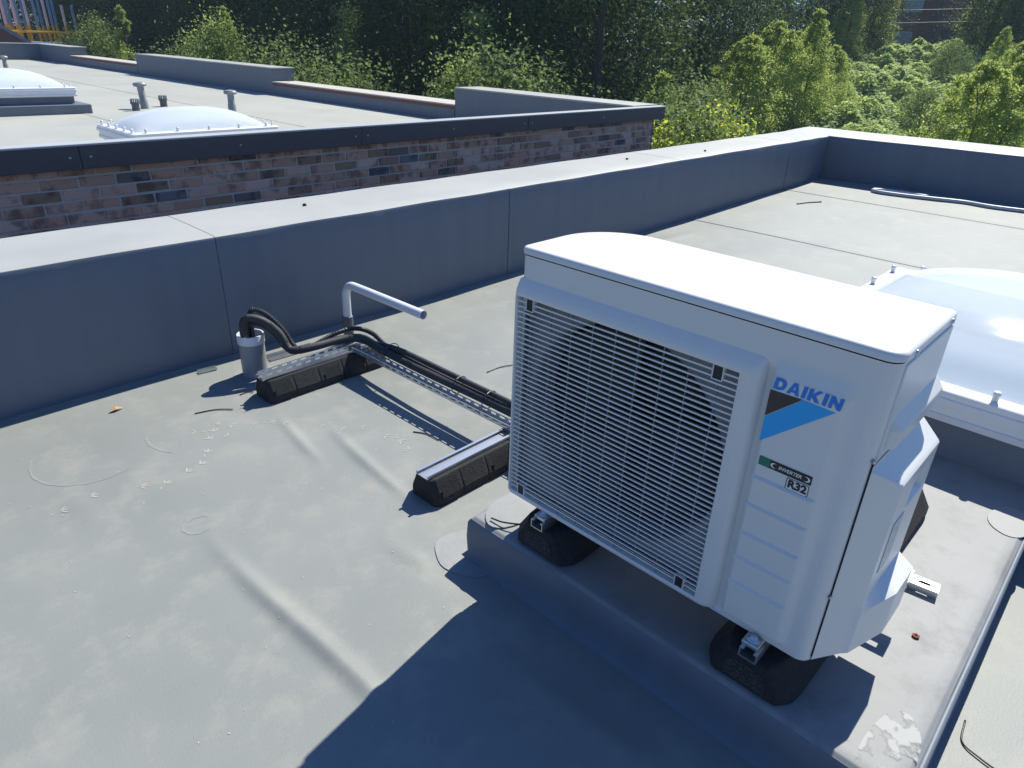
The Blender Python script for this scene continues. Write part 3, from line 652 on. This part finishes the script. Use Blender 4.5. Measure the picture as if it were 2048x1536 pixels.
tB, PB = pipe('corrugated_conduit', [(1.318, 2.865, .14), (1.312, 2.865, .26), (1.325, 2.86, .315), (1.38, 2.84, .285), (1.43, 2.80, .21), (1.455, 2.77, .14), (1.475, 2.745, .115), (1.53, 2.71, .13), (1.63, 2.69, .165), (1.73, 2.66, .178), (1.775, 2.58, .165), (1.755, 2.42, .148), (1.745, 2.1, .146), (1.75, 1.8, .147), (1.755, 1.5, .15), (1.77, 1.2, .16), (1.68, 1.05, .3), (1.6, .98, .4)], .0125, MT['conduit'], 'black corrugated conduit arching out of the grey outlet beside the insulated pipe', 10, 'conduit', True)
tC, PC = pipe('insulated_pipe', [(1.30, 2.88, .14), (1.295, 2.875, .22), (1.31, 2.865, .25), (1.35, 2.83, .245), (1.385, 2.79, .2), (1.41, 2.745, .14), (1.46, 2.705, .125), (1.55, 2.685, .135), (1.65, 2.665, .15), (1.735, 2.61, .15), (1.735, 2.5, .15), (1.728, 2.3, .182), (1.732, 2.0, .182), (1.735, 1.7, .182), (1.74, 1.4, .18), (1.73, 1.1, .22), (1.62, .99, .3)], .0125, MT['foam'], 'thin black foam insulated pipe lying on top of the thicker one')
for q in (.12, .2, .27, .36, .52, .68, .8):   # tape bands
    i_ = int(q*len(PA)); MB().tube([tuple(PA[i_+d] - PA[0]) for d in (0, 1)], .0192, 12).build('tape_band', MT['conduit'], tA)
for yy in (2.36, 1.9, 1.72):   # cable ties round the bundle on the rail
    ring_ = [(1.722 + .046*math.cos(a), 0, .160 + .036*math.sin(a)) for a in np.linspace(0, 2*math.pi, 17)]
    MB().tube([(x-PA[0].x, yy-PA[0].y + .004*math.sin(x*40), z-PA[0].z) for x, _, z in ring_], .0022, 5).build('cable_tie', MT['conduit'], tA)
# vent gooseneck
g = thing('gooseneck_pipe', (1.844, 2.894, dz(1.84, 2.89)), 'white bent gooseneck pipe rising from a dark sleeve', 'pipe')
MB().lathe([(.027, -.005), (.027, .146), (.023, .148)], 20).build('sleeve', MT['dark_sleeve'], g, autos=40)
gp = [(0, 0, .14), (0, 0, .2), (0, 0, .25)] + [(0, -.075 + .075*math.cos(a), .25 + .075*math.sin(a)) for a in np.linspace(.15, math.pi/2, 9)] + [(0, -.2, .327), (.0, -.4, .329), (.0, -.62, .331)]
gi = [(0, -.62, .331), (0, -.55, .331)]
mb = MB().tube(gp, .0215, 20, cap=False); mb.tube(gi, .0185, 20, cap=False)
end = lambda R: [(0 + R*math.cos(a), -.62, .331 + R*math.sin(a)) for a in np.linspace(0, 2*math.pi, 20, endpoint=False)]
mb.loft([end(.0215), end(.0185)]); gw = mb.build('pipe', MT['pvc'], g, autos=50)
MB().tube([(0, -.56, .331), (0, -.555, .331)], .0184, 20).build('bore', MT['grey_pvc'], g)
# metal strips behind the pipes
for k, (x, y, L, a, lab) in enumerate(((1.40, 2.995, .27, -3, 'bright steel strip lying on the deck nearest the parapet'), (1.42, 2.955, .3, -2, 'bright steel strip in the middle of three behind the black pipes'), (1.33, 2.775, .17, 2, 'bright slotted steel strip at the foot of the grey outlet'), (1.105, 3.04, .085, -6, 'short steel offcut at the parapet shadow edge left of the outlet'))):
    mb = MB().box(0, L, -.012, .012, .001, .004); mb.box(0, L, -.012, -.0095, .0042, .014); mb.box(0, L, .0095, .012, .0042, .014)
    o = mb.build('steel_strip', MT['zinc']); o.location = (x, y, dz(x, y)+.001); o.rotation_euler = (0, 0, rad(a)); tag(o, lab, 'strip', 'steel strips near the outlet')
# cut plastic ties
for (a, b, lab) in (((.927, 2.671), (1.06, 2.60), 'thin black plastic offcut left of the outlet shadow'), ((1.144, 2.707), (1.20, 2.69), 'short black plastic offcut beside the end of the far support block'),
                    ((1.505, 1.94), (1.54, 1.82), 'thin black plastic offcut at the edge of the rail shadow'), ((1.901, 2.233), (1.993, 2.20), 'thin black plastic offcut right of the black pipes'),
                    ((2.12, 2.14), (2.27, 2.11), 'thin black plastic offcut on the deck left of the unit lid'), ((7.0, 2.72), (7.3, 2.6), 'black curved scrap on the far deck near the parapet corner')):
    big = a[0] > 6; m_ = ((a[0]+b[0])/2 + .01, (a[1]+b[1])/2 + .012)
    P = spline([(a[0], a[1], dz(*a)+.003), (*m_, dz(*m_)+.0035), (b[0], b[1], dz(*b)+.005)], 5)
    tag(MB().tube(P, .008 if big else .0023, 6).build('plastic_offcut', MT['conduit'], smooth=True), lab, 'offcut', 'plastic offcuts on the deck')
o = MB().add([(-.03, -.008, .004), (0, -.014, .012), (.034, -.002, .006), (.005, .014, .014), (0, 0, .003)], [(0, 1, 3), (1, 2, 3), (0, 4, 1), (1, 4, 2), (2, 4, 3), (3, 4, 0)]).build('dry_leaf', MT['leaf_dry'])
o.location = (.70, 2.915, dz(.7, 2.91)); tag(o, 'small brown dry leaf near the parapet shadow', 'leaf')
# hose by the far parapet
hz = lambda x, y: dz(x, y) + .02
P = spline([(8.35, 1.9, hz(8.35, 1.9)), (8.36, 2.2, hz(8.36, 2.2)), (8.3, 2.42, hz(8.3, 2.4)), (8.22, 2.36, hz(8.2, 2.3)), (8.24, 2.1, hz(8.2, 2.1)), (8.3, 1.8, hz(8.3, 1.8)), (8.36, 1.55, hz(8.3, 1.5)), (8.33, 1.3, hz(8.3, 1.3)), (8.4, .9, hz(8.4, .9)), (8.4, .3, hz(8.4, .3))], 8)
tag(MB().tube(P, .02, 8).build('hose', MT['hose'], smooth=True), 'pale grey hose looped on the deck under the far parapet', 'hose')
# bird footprints and dust marks
mb = MB()
def mark(x, y, a, L, w):
    c, s = math.cos(a), math.sin(a); pts = [(-.5, 0), (-.15, .5), (.3, .35), (.5, 0), (.3, -.35), (-.15, -.5)]
    V = [(x + c*p*L - s*q*w, y + s*p*L + c*q*w) for p, q in pts]; mb.add([(a_, b_, dz(a_, b_)+.0012) for a_, b_ in V], [tuple(range(6))])
path = [(.324, 2.321), (.422, 2.344), (.565, 2.29), (.634, 2.246), (.72, 2.27), (.777, 2.287), (.83, 2.35), (.882, 2.433), (.92, 2.48), (.949, 2.532), (.993, 2.492), (1.06, 2.44), (1.121, 2.402), (1.16, 2.36), (1.25, 2.24), (1.302, 2.163), (1.368, 2.118), (1.40, 2.0), (1.427, 1.928), (1.41, 1.842), (.95, 2.41), (.87, 2.52)]
for k, (x, y) in enumerate(path):
    j = min(k, len(path)-2); th = math.atan2(path[j+1][1]-path[j][1], path[j+1][0]-path[j][0]) + random.uniform(-.5, .5)
    for da in (-.7, 0, .7): mark(x + .016*math.cos(th+da), y + .016*math.sin(th+da), th+da, random.uniform(.022, .034), .0045)
    if k % 3 == 0: mark(x-.022*math.cos(th), y-.022*math.sin(th), th, .016, .004)
for k in range(120):
    x, y = random.uniform(.2, 1.5), random.uniform(.9, 2.9)
    mark(x, y, random.uniform(0, 6), random.uniform(.004, .012), random.uniform(.0015, .004))
sm = MB()
def arc(cx, cy, r, a0, a1, w):
    A = np.linspace(rad(a0), rad(a1), 26); wd = lambda i: w*math.sin(math.pi*(i+.5)/26)*(.7+.3*math.sin(i*2.1))
    sm.loft([[(cx+(r-wd(i))*math.cos(a), cy+(r-wd(i))*math.sin(a), dz(cx+r*math.cos(a), cy+r*math.sin(a))+.0009) for i, a in enumerate(A)], [(cx+(r+wd(i))*math.cos(a), cy+(r+wd(i))*math.sin(a), dz(cx+r*math.cos(a), cy+r*math.sin(a))+.0009) for i, a in enumerate(A)]], close=False)
for q in ((.52, 2.62, .2, 120, 290, .007), (.9, 2.55, .2, 150, 215, .009), (.62, 1.95, .045, 20, 330, .007)): arc(*q)
tag(sm.build('scuff_marks', MT['dust_faint']), 'faint curved chalky scuffs on the deck', 'scuffs', kind='stuff')
tag(mb.build('dust_marks', MT['dust']), 'pale dusty bird footprints and specks across the deck', 'footprints', kind='stuff')

# ================================================================== SKYLIGHTS
def skylight(x0, x1, y0, y1, zb, zk, rise, label, dome_m, clips=True, step=False):
    cx, cy = (x0+x1)/2, (y0+y1)/2; t = thing('dome_skylight', (cx, cy, zb), label, 'skylight', 'dome skylights'); a, b = (x1-x0)/2, (y1-y0)/2; h = zk - zb
    R4 = lambda s, z, r=.02: [(p, q, z) for p, q in rrect(-a-s, a+s, -b-s, b+s, r, 3)]
    if step: MB().loft([R4(.12, -.02), R4(.12, h*.5), R4(.02, h*.52), R4(-.04, h*.56), R4(-.04, h)]).build('kerb', MT['upstand'], t, autos=40)
    else: MB().loft([R4(.0, -.02), R4(-.035, h)]).build('kerb', MT['upstand'], t, autos=40)
    MB().loft([R4(-.05, h-.02), R4(.0, h-.012), R4(.004, h+.012), R4(-.004, h+.014), R4(-.004, h+.05), R4(.008, h+.053), R4(.008, h+.075), R4(.002, h+.078), R4(.002, h+.1), R4(-.005, h+.106), R4(-.06, h+.108), R4(-.085, h+.1), R4(-.1, h-.02)]).build('frame', MT['frame'], t, autos=35)
    n = 30; V = []; 
    for i in range(n+1):
        for j in range(n+1):
            s_, q = i/n*2-1, j/n*2-1; f = max(0, (1-abs(s_)**2.3)*(1-abs(q)**2.3))**.62
            V.append((s_*(a-.075), q*(b-.075), h+.104 + rise*f))
    mb = MB(); mb.add(V, [tuple(f) for f in gridF(n+1, n+1)]); mb.build('dome', dome_m, t, smooth=True)
    mb = MB(); mb.add([(v[0]*.965, v[1]*.965, h+.1+(v[2]-h-.104)*.86) for v in V], [tuple(f) for f in gridF(n+1, n+1)]); mb.build('inner_dome', dome_m, t, smooth=True)
    MB().box(-a+.11, a-.11, -b+.11, b-.11, h*.5, h*.55).build('white_well_plane', MT['frame'], t)  # white plane added inside the kerb to catch sun and brighten the dome
    if clips:
        cm = None
        cl = MB(); cl.lathe([(.011, 0), (.011, .02), (.013, .022), (.013, .032), (.009, .036)], 10)
        for q in (-.82, -.42, 0, .42, .82):
            for (px_, py_) in ((q*a, b-.028), (q*a, -b+.028), (a-.028, q*b), (-a+.028, q*b)):
                if cm is None: o = cl.build('clip', MT['frame'], t, smooth=True); cm = o.data
                else: o = obj('clip', cm, None, t)
                o.location = (px_, py_, h+.107)
    return t
skylight(2.62, 4.15, -.56, 1.0, 0.02, .305, .23, 'large clear dome skylight with white frame behind the air conditioner', MT['dome'])
skylight(2.27, 3.66, 6.72, 7.62, NF, .5, .17, 'dome skylight just behind the fascia of the brick building', MT['dome_far'])
skylight(1.9, 3.42, 12.0, 13.6, NF, .52, .22, 'dome skylight on a stepped dark kerb at the far left', MT['dome_far'], True, True)

# vents on the neighbour roof
def cowl(x, y, h, label, tilt=0):
    t = thing('vent_cowl', (x, y, NF), label, 'vent', 'mushroom vent pipes'); t.rotation_euler = (0, rad(-tilt), 0)
    MB().lathe([(.062, -.01), (.06, .12), (.052, .13), (.05, h-.05)], 20).build('stack', MT['grey_pvc'], t, autos=40)
    MB().lathe([(.052, h-.07), (.095, h-.06), (.1, h-.03), (.085, h-.01), (.04, h), (.005, h+.003)], 24).build('cap', MT['grey_pvc'], t, autos=40)
cowl(4.43, 12.31, .39, 'taller mushroom vent left behind the middle skylight', 3); cowl(5.34, 11.21, .33, 'mushroom vent right behind the middle skylight'); cowl(5.32, 24.3, .32, 'mushroom vent at the far left edge')
def grate(x, y, h, label):
    t = thing('vent_terminal', (x, y, NF), label, 'vent', 'slotted vent terminals')
    MB().lathe([(.055, -.01), (.055, h*.55), (.068, h*.56), (.068, h*.68)], 18).build('stack', MT['dark_sleeve'], t, autos=40)
    MB().lathe([(.06, h*.97), (.06, h)], 18).build('cap', MT['grey_pvc'], t)
    fm = None
    for k in range(12):
        a = 2*math.pi*k/12
        if fm is None: o = MB().box(.052, .064, -.005, .005, h*.68, h*.97).build('fin', MT['grey_pvc'], t); fm = o.data
        else: o = obj('fin', fm, None, t)
        o.rotation_euler = (0, 0, a)
grate(4.2, 12.05, .17, 'short slotted vent terminal beside the taller mushroom vent'); grate(4.81, 12.53, .17, 'short slotted vent terminal above the middle of the skylight dome')

# ================================================================== FAR BUILDINGS, FRAME, CABLES
d0 = px_dir(1845); az = math.atan2(d0.y, d0.x); bx, by = at_r(1838, 58); gzb = 1.75
fb = thing('far_building', (bx, by, gzb-.6), 'red brick block with pale windows seen through trees at top right', 'building', rz=az - math.pi/2)
MB().box(-7, -.55, 0, 6, 0, 9).box(-.55, .5, .35, 6, 0, 9).box(.5, 7, 0, 6, 0, 9).build('wall', MT['redbrick'], fb)
MB().box(-7.2, 7.2, -.3, 6.2, 9.0, 9.25).build('roof', MT['stone'], fb)
for (x0, x1, z0, z1) in ((-2.15, -.75, .75, 1.75), (-3.9, -2.6, .75, 1.75), (-1.6, -.55, 2.9, 3.75), (-2.3, -1.85, 2.05, 2.35), (1.1, 1.9, 4.5, 5.9), (-4.2, -3, 2.9, 3.75), (2.6, 3.8, 2.9, 3.9)):
    f = MB().box(x0, x1, -.06, .0, z0, z1).build('window', MT['white_paint'], fb)
    for q in range(2):
        w = (x1-x0)/2; MB().box(x0+q*w+.07, x0+(q+1)*w-.05, -.075, -.0605, z0+.07, z1-.07).build('pane', MT['pane'] if 'pane' in MT else MT.setdefault('pane', mat('window_pane', (.3, .36, .38), .12)), f)
MB().box(.45, .57, -.14, -.01, 0, 9).build('downpipe', MT['fascia'], fb)
MB().box(.95, 1.75, -.05, .0, 0, 1.9).build('door', MT['fascia'], fb)
for k, (ya, yb, r) in enumerate(((14, 32, 50), (33, 42, 50.5), (52, 60, 51))):
    a = at_r(1180, r); b = at_r(2500, r); zA = 1.45 + (41+.0393*1180-ya)/1372.6*r*.98; zB = 1.45 + (41+.0393*2500-yb)/1372.6*r*.85
    P = [(a[0]+(b[0]-a[0])*q, a[1]+(b[1]-a[1])*q, zA+(zB-zA)*q - 1.2*q*(1-q)) for q in np.linspace(0, 1, 24)]
    tag(MB().tube(P, .014, 5).build('overhead_cable', MT['cable'], smooth=True), ['uppermost thin overhead cable in front of the far trees', 'middle thin overhead cable crossing the far brick block', 'lowest thin overhead cable crossing the far brick block'][k], 'cable', 'overhead cables')
# brick gable beyond the neighbour roof
hx, hy = at_r(20, 37)
gh = thing('gable_house', (hx, hy, 0), 'red brick gable with pale sloping coping at the far left', 'house', rz=rad(-8))
MB().add([(-8, 0, GZ), (1.1, 0, GZ), (1.1, 0, .15), (-3.3, 0, 3.2), (-8, 0, 0), (-8, 6, GZ), (1.1, 6, GZ), (1.1, 6, .15), (-3.3, 6, 3.2), (-8, 6, 0)], [(0, 1, 2, 3, 4), (5, 9, 8, 7, 6), (1, 6, 7, 2), (0, 4, 9, 5), (2, 7, 8, 3), (3, 8, 9, 4)]).build('wall', MT['redbrick'], gh)
MB().add([(1.2, -.1, .1), (1.2, .35, .1), (-3.3, .35, 3.22), (-3.3, -.1, 3.22), (1.2, -.1, .26), (1.2, .35, .26), (-3.3, .35, 3.38), (-3.3, -.1, 3.38)], [(0,3,2,1),(4,5,6,7),(0,1,5,4),(1,2,6,5),(2,3,7,6),(3,0,4,7)]).build('coping', MT['stone'], gh)
MB().box(1.15, 2.4, -.1, .35, -.1, .1).build('kneeler', MT['stone'], gh)
# coloured post frame
fr = thing('play_frame', (0, 0, GZ), 'row of tall blue white and yellow posts with rails at top left', 'play frame')
r0 = 42
for k, px in enumerate((2, 8, 14, 24, 30, 42, 48, 66, 76, 86, 96, 104, 122, 142)):
    x, y = at_r(px + 8, r0 + (k % 3)*.8); top = 2.45 if k < 12 else 2.2
    MB().box(x-.045, x+.045, y-.045, y+.045, 0, 4.3).build('lower_post', MT['yellow_paint'], fr)
    MB().box(x-.045, x+.045, y-.045, y+.045, 4.301, GZ*-1 + top).build('upper_post', MT['blue_paint'] if k % 3 else MT['white_paint'], fr)
a, b = at_r(4, r0-.4), at_r(160, r0-.4)
for z, m in ((4.05, 'yellow_paint'), (3.6, 'white_paint')):
    MB().tube([(a[0], a[1], z), (b[0], b[1], z)], .06, 6).build('rail', MT[m], fr)
x, y = at_r(76, r0-1.5); MB().box(x-.35, x+.35, y-.5, y+.5, 3.2, 3.65).build('blue_panel', MT['blue_paint'], fr, bevel=.1)

# ================================================================== VEGETATION
def leaf_cloud(C, Nrm, size, up=.25, jitter=1.0):
    """diamond leaves at centres C; returns V, F"""
    n = len(C); a = RNG.normal(size=(n, 3)); a /= np.linalg.norm(a, axis=1)[:, None]
    nr = Nrm + RNG.normal(size=(n, 3))*jitter; nr[:, 2] += up; nr /= np.linalg.norm(nr, axis=1)[:, None]
    a -= nr*(a*nr).sum(1)[:, None]; a /= np.linalg.norm(a, axis=1)[:, None]; b = np.cross(nr, a)
    L = (size*RNG.uniform(.6, 1.35, n))[:, None]
    V = np.stack([C - a*L*.5, C + b*L*.32 + nr*L*.08, C + a*L*.55, C - b*L*.32 + nr*L*.08], 1).reshape(-1, 3)
    return V, np.arange(4*n).reshape(n, 4)
def crown_mesh(name, m, h0, h1, rx, n, size, clumps, shape='round', up=.3, spread=.17):
    cs = []
    while len(cs) < clumps:
        t = RNG.uniform(0, 1); ang = RNG.uniform(0, 2*math.pi)
        if shape == 'round': prof = math.sin(math.pi*min(1, .12 + .88*t))**.6
        elif shape == 'dome': prof = (1-t**2.2)**.6
        elif shape == 'cone': prof = (1 - t)**.55*.97 + .03 if t > .12 else .8 + t
        else: prof = .9 if t < .75 else (1-t)/.25*.9 + .05
        rr = rx*prof*RNG.uniform(.25, 1)**.5*RNG.uniform(.75, 1.15); cs.append((rr*math.cos(ang), rr*math.sin(ang), h0 + (h1-h0)*t))
    cs = np.array(cs); idx = RNG.integers(0, clumps, n); csz = RNG.uniform(.5, 1.3, clumps)*spread*rx*1.6*(np.clip(1.25 - (cs[:, 2]-h0)/(h1-h0), .3, 1) if shape in ('cone', 'dome') else 1)
    C = cs[idx] + RNG.normal(size=(n, 3))*csz[idx][:, None]*np.array([1, 1, .75])
    ctr = np.array([0, 0, (h0+h1)/2]); Nr = (C-ctr); Nr /= np.linalg.norm(Nr, axis=1)[:, None]+1e-6
    V, F = leaf_cloud(C, Nr*.5, np.full(n, size), up)
    me = mesh_np(name, V, F); me.materials.append(m); return me, cs
def trunk_mesh(h, r, cs, nb=9, lean=.15):
    mb = MB(); top = (lean*RNG.normal(), lean*RNG.normal(), h)
    mb.tube([(0, 0, -.3), (top[0]*.3, top[1]*.3, h*.35), (top[0]*.7, top[1]*.6, h*.7), top], [r, r*.8, r*.5, r*.12], 7)
    for c in cs[RNG.permutation(len(cs))[:nb]]:
        z = max(.25*h, min(c[2]*.75, h*.9)); q = z/h; s = (top[0]*q, top[1]*q, z-.1*h*RNG.uniform(.3, 1))
        mid = ((s[0]+c[0])/2, (s[1]+c[1])/2, (s[2]+c[2])/2 + .05*h)
        mb.tube([s, mid, tuple(c)], [r*.32, r*.2, r*.05], 5)
    o = mb.build('tmp_trunk', MT['bark'], smooth=True); me = o.data; bpy.data.objects.remove(o); return me
def species(m, h, h0, rx, n, size, clumps, shape, tr=.12, up=.3, spread=.17):
    me, cs = crown_mesh('crown', MT[m], h0, h, rx, n, size, clumps, shape, up, spread); return me, trunk_mesh(h*.92, tr, cs)
def plant(sp, x, y, label, cat='tree', group=None, name='tree', s=1.0, z=None, extra=None):
    zz = float(ground_z(np.array(x), np.array(y))) if z is None else z
    t = thing(name, (x, y, zz), label, cat, group, rz=random.uniform(0, 6.28)); t.scale = (s*random.uniform(.92, 1.08), s*random.uniform(.92, 1.08), s)
    obj('trunk', sp[1], None, t); obj('crown', sp[0], None, t); return t
# dark woodland wall
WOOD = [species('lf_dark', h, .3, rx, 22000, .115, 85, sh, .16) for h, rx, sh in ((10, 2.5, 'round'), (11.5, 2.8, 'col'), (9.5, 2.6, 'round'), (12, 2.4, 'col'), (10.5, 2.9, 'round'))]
k = 0
for row, (X0, y0, y1, st) in enumerate(((16.3, 12.6, 62, 2.7), (19.3, 14.2, 66, 3.2), (22.5, 16.5, 72, 3.8), (27.5, 19, 80, 4.4))):
    y = y0
    while y < y1:
        plant(WOOD[k % 5], X0 + random.uniform(-.7, .7) + (y-9)*.01, y + random.uniform(-.4, .4), 'dense dark broadleaf tree of the shaded wood behind the brick building', group='dark wood trees', name='woodland_tree', s=random.uniform(.74, .9) if row == 0 else random.uniform(.85, 1.1)); k += 1
        y += st*random.uniform(.85, 1.15)
for tx, ty_ in ((12.5, 62), (9.5, 64), (6.5, 61), (3.5, 65), (.5, 62), (15, 66), (-3, 64), (11, 70), (5, 71)):
    plant(WOOD[int(tx) % 5], tx, ty_, 'dark tree standing behind the coloured posts at the far left', group='trees behind the posts', name='far_tree', s=random.uniform(.9, 1.1))
# dark far trees above the clearing
for k2, (px, r) in enumerate(((1360, 38), (1440, 44), (1520, 40), (1600, 46), (1560, 52), (1690, 50), (1700, 47), (1660, 60), (1965, 50), (2000, 47), (2075, 50), (1960, 60), (2150, 48), (1480, 34), (1400, 30))):
    x, y = at_r(px, r)
    plant(WOOD[k2 % 5], x, y, 'dark far tree in the row along the top of the bramble bank', group='far trees above the bank', name='far_tree', s=random.uniform(.75, .95))
# sunlit saplings just beyond the neighbour parapet
SAP = species('lf_lit', 5.6, 1.6, 1.35, 7500, .105, 60, 'round', .06, .5, .2); SAP2 = species('lf_lit', 6.6, 1.2, .9, 5500, .105, 60, 'cone', .06, .5, .2)
BUSH = species('lf_mid', 3.9, .3, 1.5, 8500, .09, 70, 'round', .05, .5, .2); COLM = species('lf_lit', 8.2, 3.0, .6, 2600, .1, 22, 'col', .06, .4, .3)
YEL = species('lf_yel', 2.2, .1, .8, 4000, .07, 50, 'round', .03, .5, .22); BIR = species('lf_birch', 5.2, .2, 1.35, 20000, .075, 240, 'cone', .06, .35, .1)
BIR2 = species('lf_birch', 4.4, .2, 1.6, 22000, .075, 220, 'dome', .06, .35, .1); LILY = species('lf_mid', 2.6, .1, 1.2, 9000, .075, 80, 'round', .04, .5, .17)
HS = {id(SAP): 5.6, id(SAP2): 6.6, id(BUSH): 3.9, id(COLM): 8.2, id(YEL): 2.2}
for px, X0, sp, ty, nm, lab in ((195, 10.5, SAP, 45, 'sapling', 'sunlit leafy sapling beside the coloured posts'), (245, 10.2, SAP2, 22, 'sapling', 'slim sunlit sapling right of the coloured posts'),
        (150, 11.0, BUSH, 62, 'shrub', 'sunlit shrub in front of the coloured posts'), (430, 10.0, SAP, 48, 'sapling', 'broad sunlit sapling behind the tall middle parapet segment'), (450, 10.4, SAP2, 24, 'sapling', 'pointed sunlit sapling rising above the middle parapet segment'),
        (385, 9.8, BUSH, 88, 'shrub', 'low sunlit shrub left of the broad sapling'), (560, 9.8, BUSH, 90, 'shrub', 'rounded sunlit shrub over the right end of the middle parapet segment'), (695, 9.6, BUSH, 132, 'shrub', 'small sunlit shrub over the low parapet segment'),
        (985, 10.4, BUSH, 122, 'shrub', 'sunlit shrub behind the nearest tall parapet segment'), (1030, 11.2, BUSH, 125, 'shrub', 'smaller sunlit shrub right of the one behind the nearest parapet segment'), (965, 13.2, COLM, -12, 'sapling', 'tall thin sunlit column of leaves against the dark wood'), (690, 13.2, COLM, -12, 'sapling', 'sparse sunlit column of leaves left in the dark wood'), (938, 10.6, SAP, 128, 'shrub', 'yellowing shrub tip behind the nearest tall parapet segment')):
    x, y = at_x(px, X0); r = math.hypot(x, y); zg = float(ground_z(np.array(x), np.array(y))); ztop = 1.45 + (41 + .0393*px - ty)/1372.6*r*.9
    plant(sp, x, y, lab, 'tree' if nm == 'sapling' else 'shrub', None, nm, (ztop - zg)/HS[id(sp)])
# shrubs and young birches of the clearing: (pixel column, distance, species, pixel row of the top, ...)
HT = {id(BIR): 5.2, id(BIR2): 4.4, id(LILY): 2.6, id(YEL): 2.2}
for px, r, sp, ty, nm, lab in ((1500, 25, BIR2, 78, 'birch_shrub', 'broad bright green birch left of the clearing'), (1550, 26.5, BIR2, 55, 'birch_shrub', 'tall pointed birch behind the broad one left of the clearing'), (1625, 28, BIR, 35, 'birch_shrub', 'pointed birch at the left edge of the bramble clearing'),
        (1670, 30, BIR2, 95, 'birch_shrub', 'small birch leaning into the bramble clearing'), (1590, 33, BIR2, 70, 'birch_shrub', 'pale birch half hidden between the pointed birches'), (1985, 20, BIR2, 125, 'birch_shrub', 'broad yellow green birch at the right edge over the parapet'), (2055, 21, BIR, 110, 'birch_shrub', 'birch cut by the right edge of the picture'),
        (1995, 36, BIR, 70, 'birch_shrub', 'small birch on the bank at upper right'), (1905, 38, LILY, 95, 'shrub', 'round shrub on the bank at upper right'), (1880, 27, LILY, 170, 'shrub', 'low shrub in the middle of the bank'), (2040, 31, BIR2, 95, 'birch_shrub', 'bushy birch on the bank at the far right'),
        (1370, 17.5, LILY, 185, 'shrub', 'grey green shrub by the corner of the brick building'), (1335, 18, BIR, 140, 'birch_shrub', 'slim birch by the corner of the brick building'), (1420, 18.5, LILY, 170, 'shrub', 'leafy shrub between the brick corner and the birches'), (1460, 16, YEL, 228, 'shrub', 'bright yellow green bush above the parapet'), (1355, 14.5, YEL, 262, 'shrub', 'yellow bush at the foot of the brick corner'),
        (1395, 15, LILY, 215, 'shrub', 'low green shrub over the parapet beside the yellow bush'), (1685, 43, BIR, -5, 'birch_shrub', 'tall pale birch in front of the dark trees'), (1745, 50, BIR, -20, 'birch_shrub', 'sunlit birch at the left of the far brick block'), (1940, 51, BIR, -20, 'birch_shrub', 'sunlit birch at the right of the far brick block'), (1985, 47, BIR, -20, 'birch_shrub', 'thin sunlit tree right of the far brick block'), (1530, 40, BIR, -15, 'birch_shrub', 'pale leaved tree above the broad birch')):
    x, y = at_r(px, r); zg = float(ground_z(np.array(x), np.array(y))); ztop = 1.45 + (41 + .0393*px - ty)/1372.6*r*math.cos(rad(26))/1.0
    plant(sp, x, y, lab, 'shrub', None, nm, max(.35, (ztop - zg)/HT[id(sp)]))
# bramble carpet
n = 230000
pxs = RNG.uniform(1290, 2250, n); rs = np.sqrt(RNG.uniform(13.5**2, 50**2, n))
dx = np.stack([np.array([CF.x, CF.y])[None]*1372.6 + np.array([CR.x, CR.y])[None]*(pxs[:, None]-1024) - np.array([CU.x, CU.y])[None]*((41+.0393*pxs)[:, None]-768)], 0)[0]
dx /= np.linalg.norm(dx, axis=1)[:, None]; xx, yy = dx[:, 0]*rs, dx[:, 1]*rs
def mound(x, y): return .45 + .3*np.sin(x*.9+1.3*np.sin(y*.6))*np.sin(y*1.1+.7*np.sin(x*.5)) + .22*np.sin(x*2.3+y*1.7)*np.sin(y*2.6-x*1.1) + .12*np.sin(x*4.7-y*3.9)
hh = mound(xx, yy); e = .05
nx_, ny_ = -(mound(xx+e, yy)-hh)/e, -(mound(xx, yy+e)-hh)/e
C = np.stack([xx, yy, ground_z(xx, yy) + hh + RNG.normal(size=n)*.05], -1)
V, F = leaf_cloud(C, np.stack([nx_, ny_, np.full(n, 1.6)], -1), .06 + .0028*rs, 0, .5)
br = obj('bramble_carpet', mesh_np('bramble_carpet', V, F), MT['lf_scrub']); tag(br, 'pale green bramble scrub covering the bank beyond the parapet', 'brambles', kind='stuff')
# undergrowth in front of the wood
n = 60000
xx = RNG.uniform(9.2, 15.5, n); yy = RNG.uniform(8, 60, n)
C = np.stack([xx, yy, ground_z(xx, yy) + .5*mound(xx, yy) + RNG.uniform(0, .5, n)], -1)
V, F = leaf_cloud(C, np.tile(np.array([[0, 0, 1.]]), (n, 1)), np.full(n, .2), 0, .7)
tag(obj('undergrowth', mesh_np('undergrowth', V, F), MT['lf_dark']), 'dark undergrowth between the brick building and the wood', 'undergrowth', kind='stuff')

# ================================================================== FLARE VEIL
hm = bpy.data.materials.new('flare_haze'); hm.use_nodes = True; hn = hm.node_tree.nodes; hn.remove(hn['Principled BSDF'])
pv = hn.new('ShaderNodeVolumePrincipled'); pv.inputs['Color'].default_value = (.6, .8, 1.0, 1); pv.inputs['Density'].default_value = .0009; pv.inputs['Anisotropy'].default_value = .1  # thin haze volume added for the bluish lens flare veil
hm.node_tree.links.new(pv.outputs[0], hn['Material Output'].inputs['Volume'])
tag(MB().box(-310, 310, -310, 310, GZ-2, 22).build('haze', hm), 'thin bluish haze added for the lens flare veil over the trees', 'haze', kind='stuff')
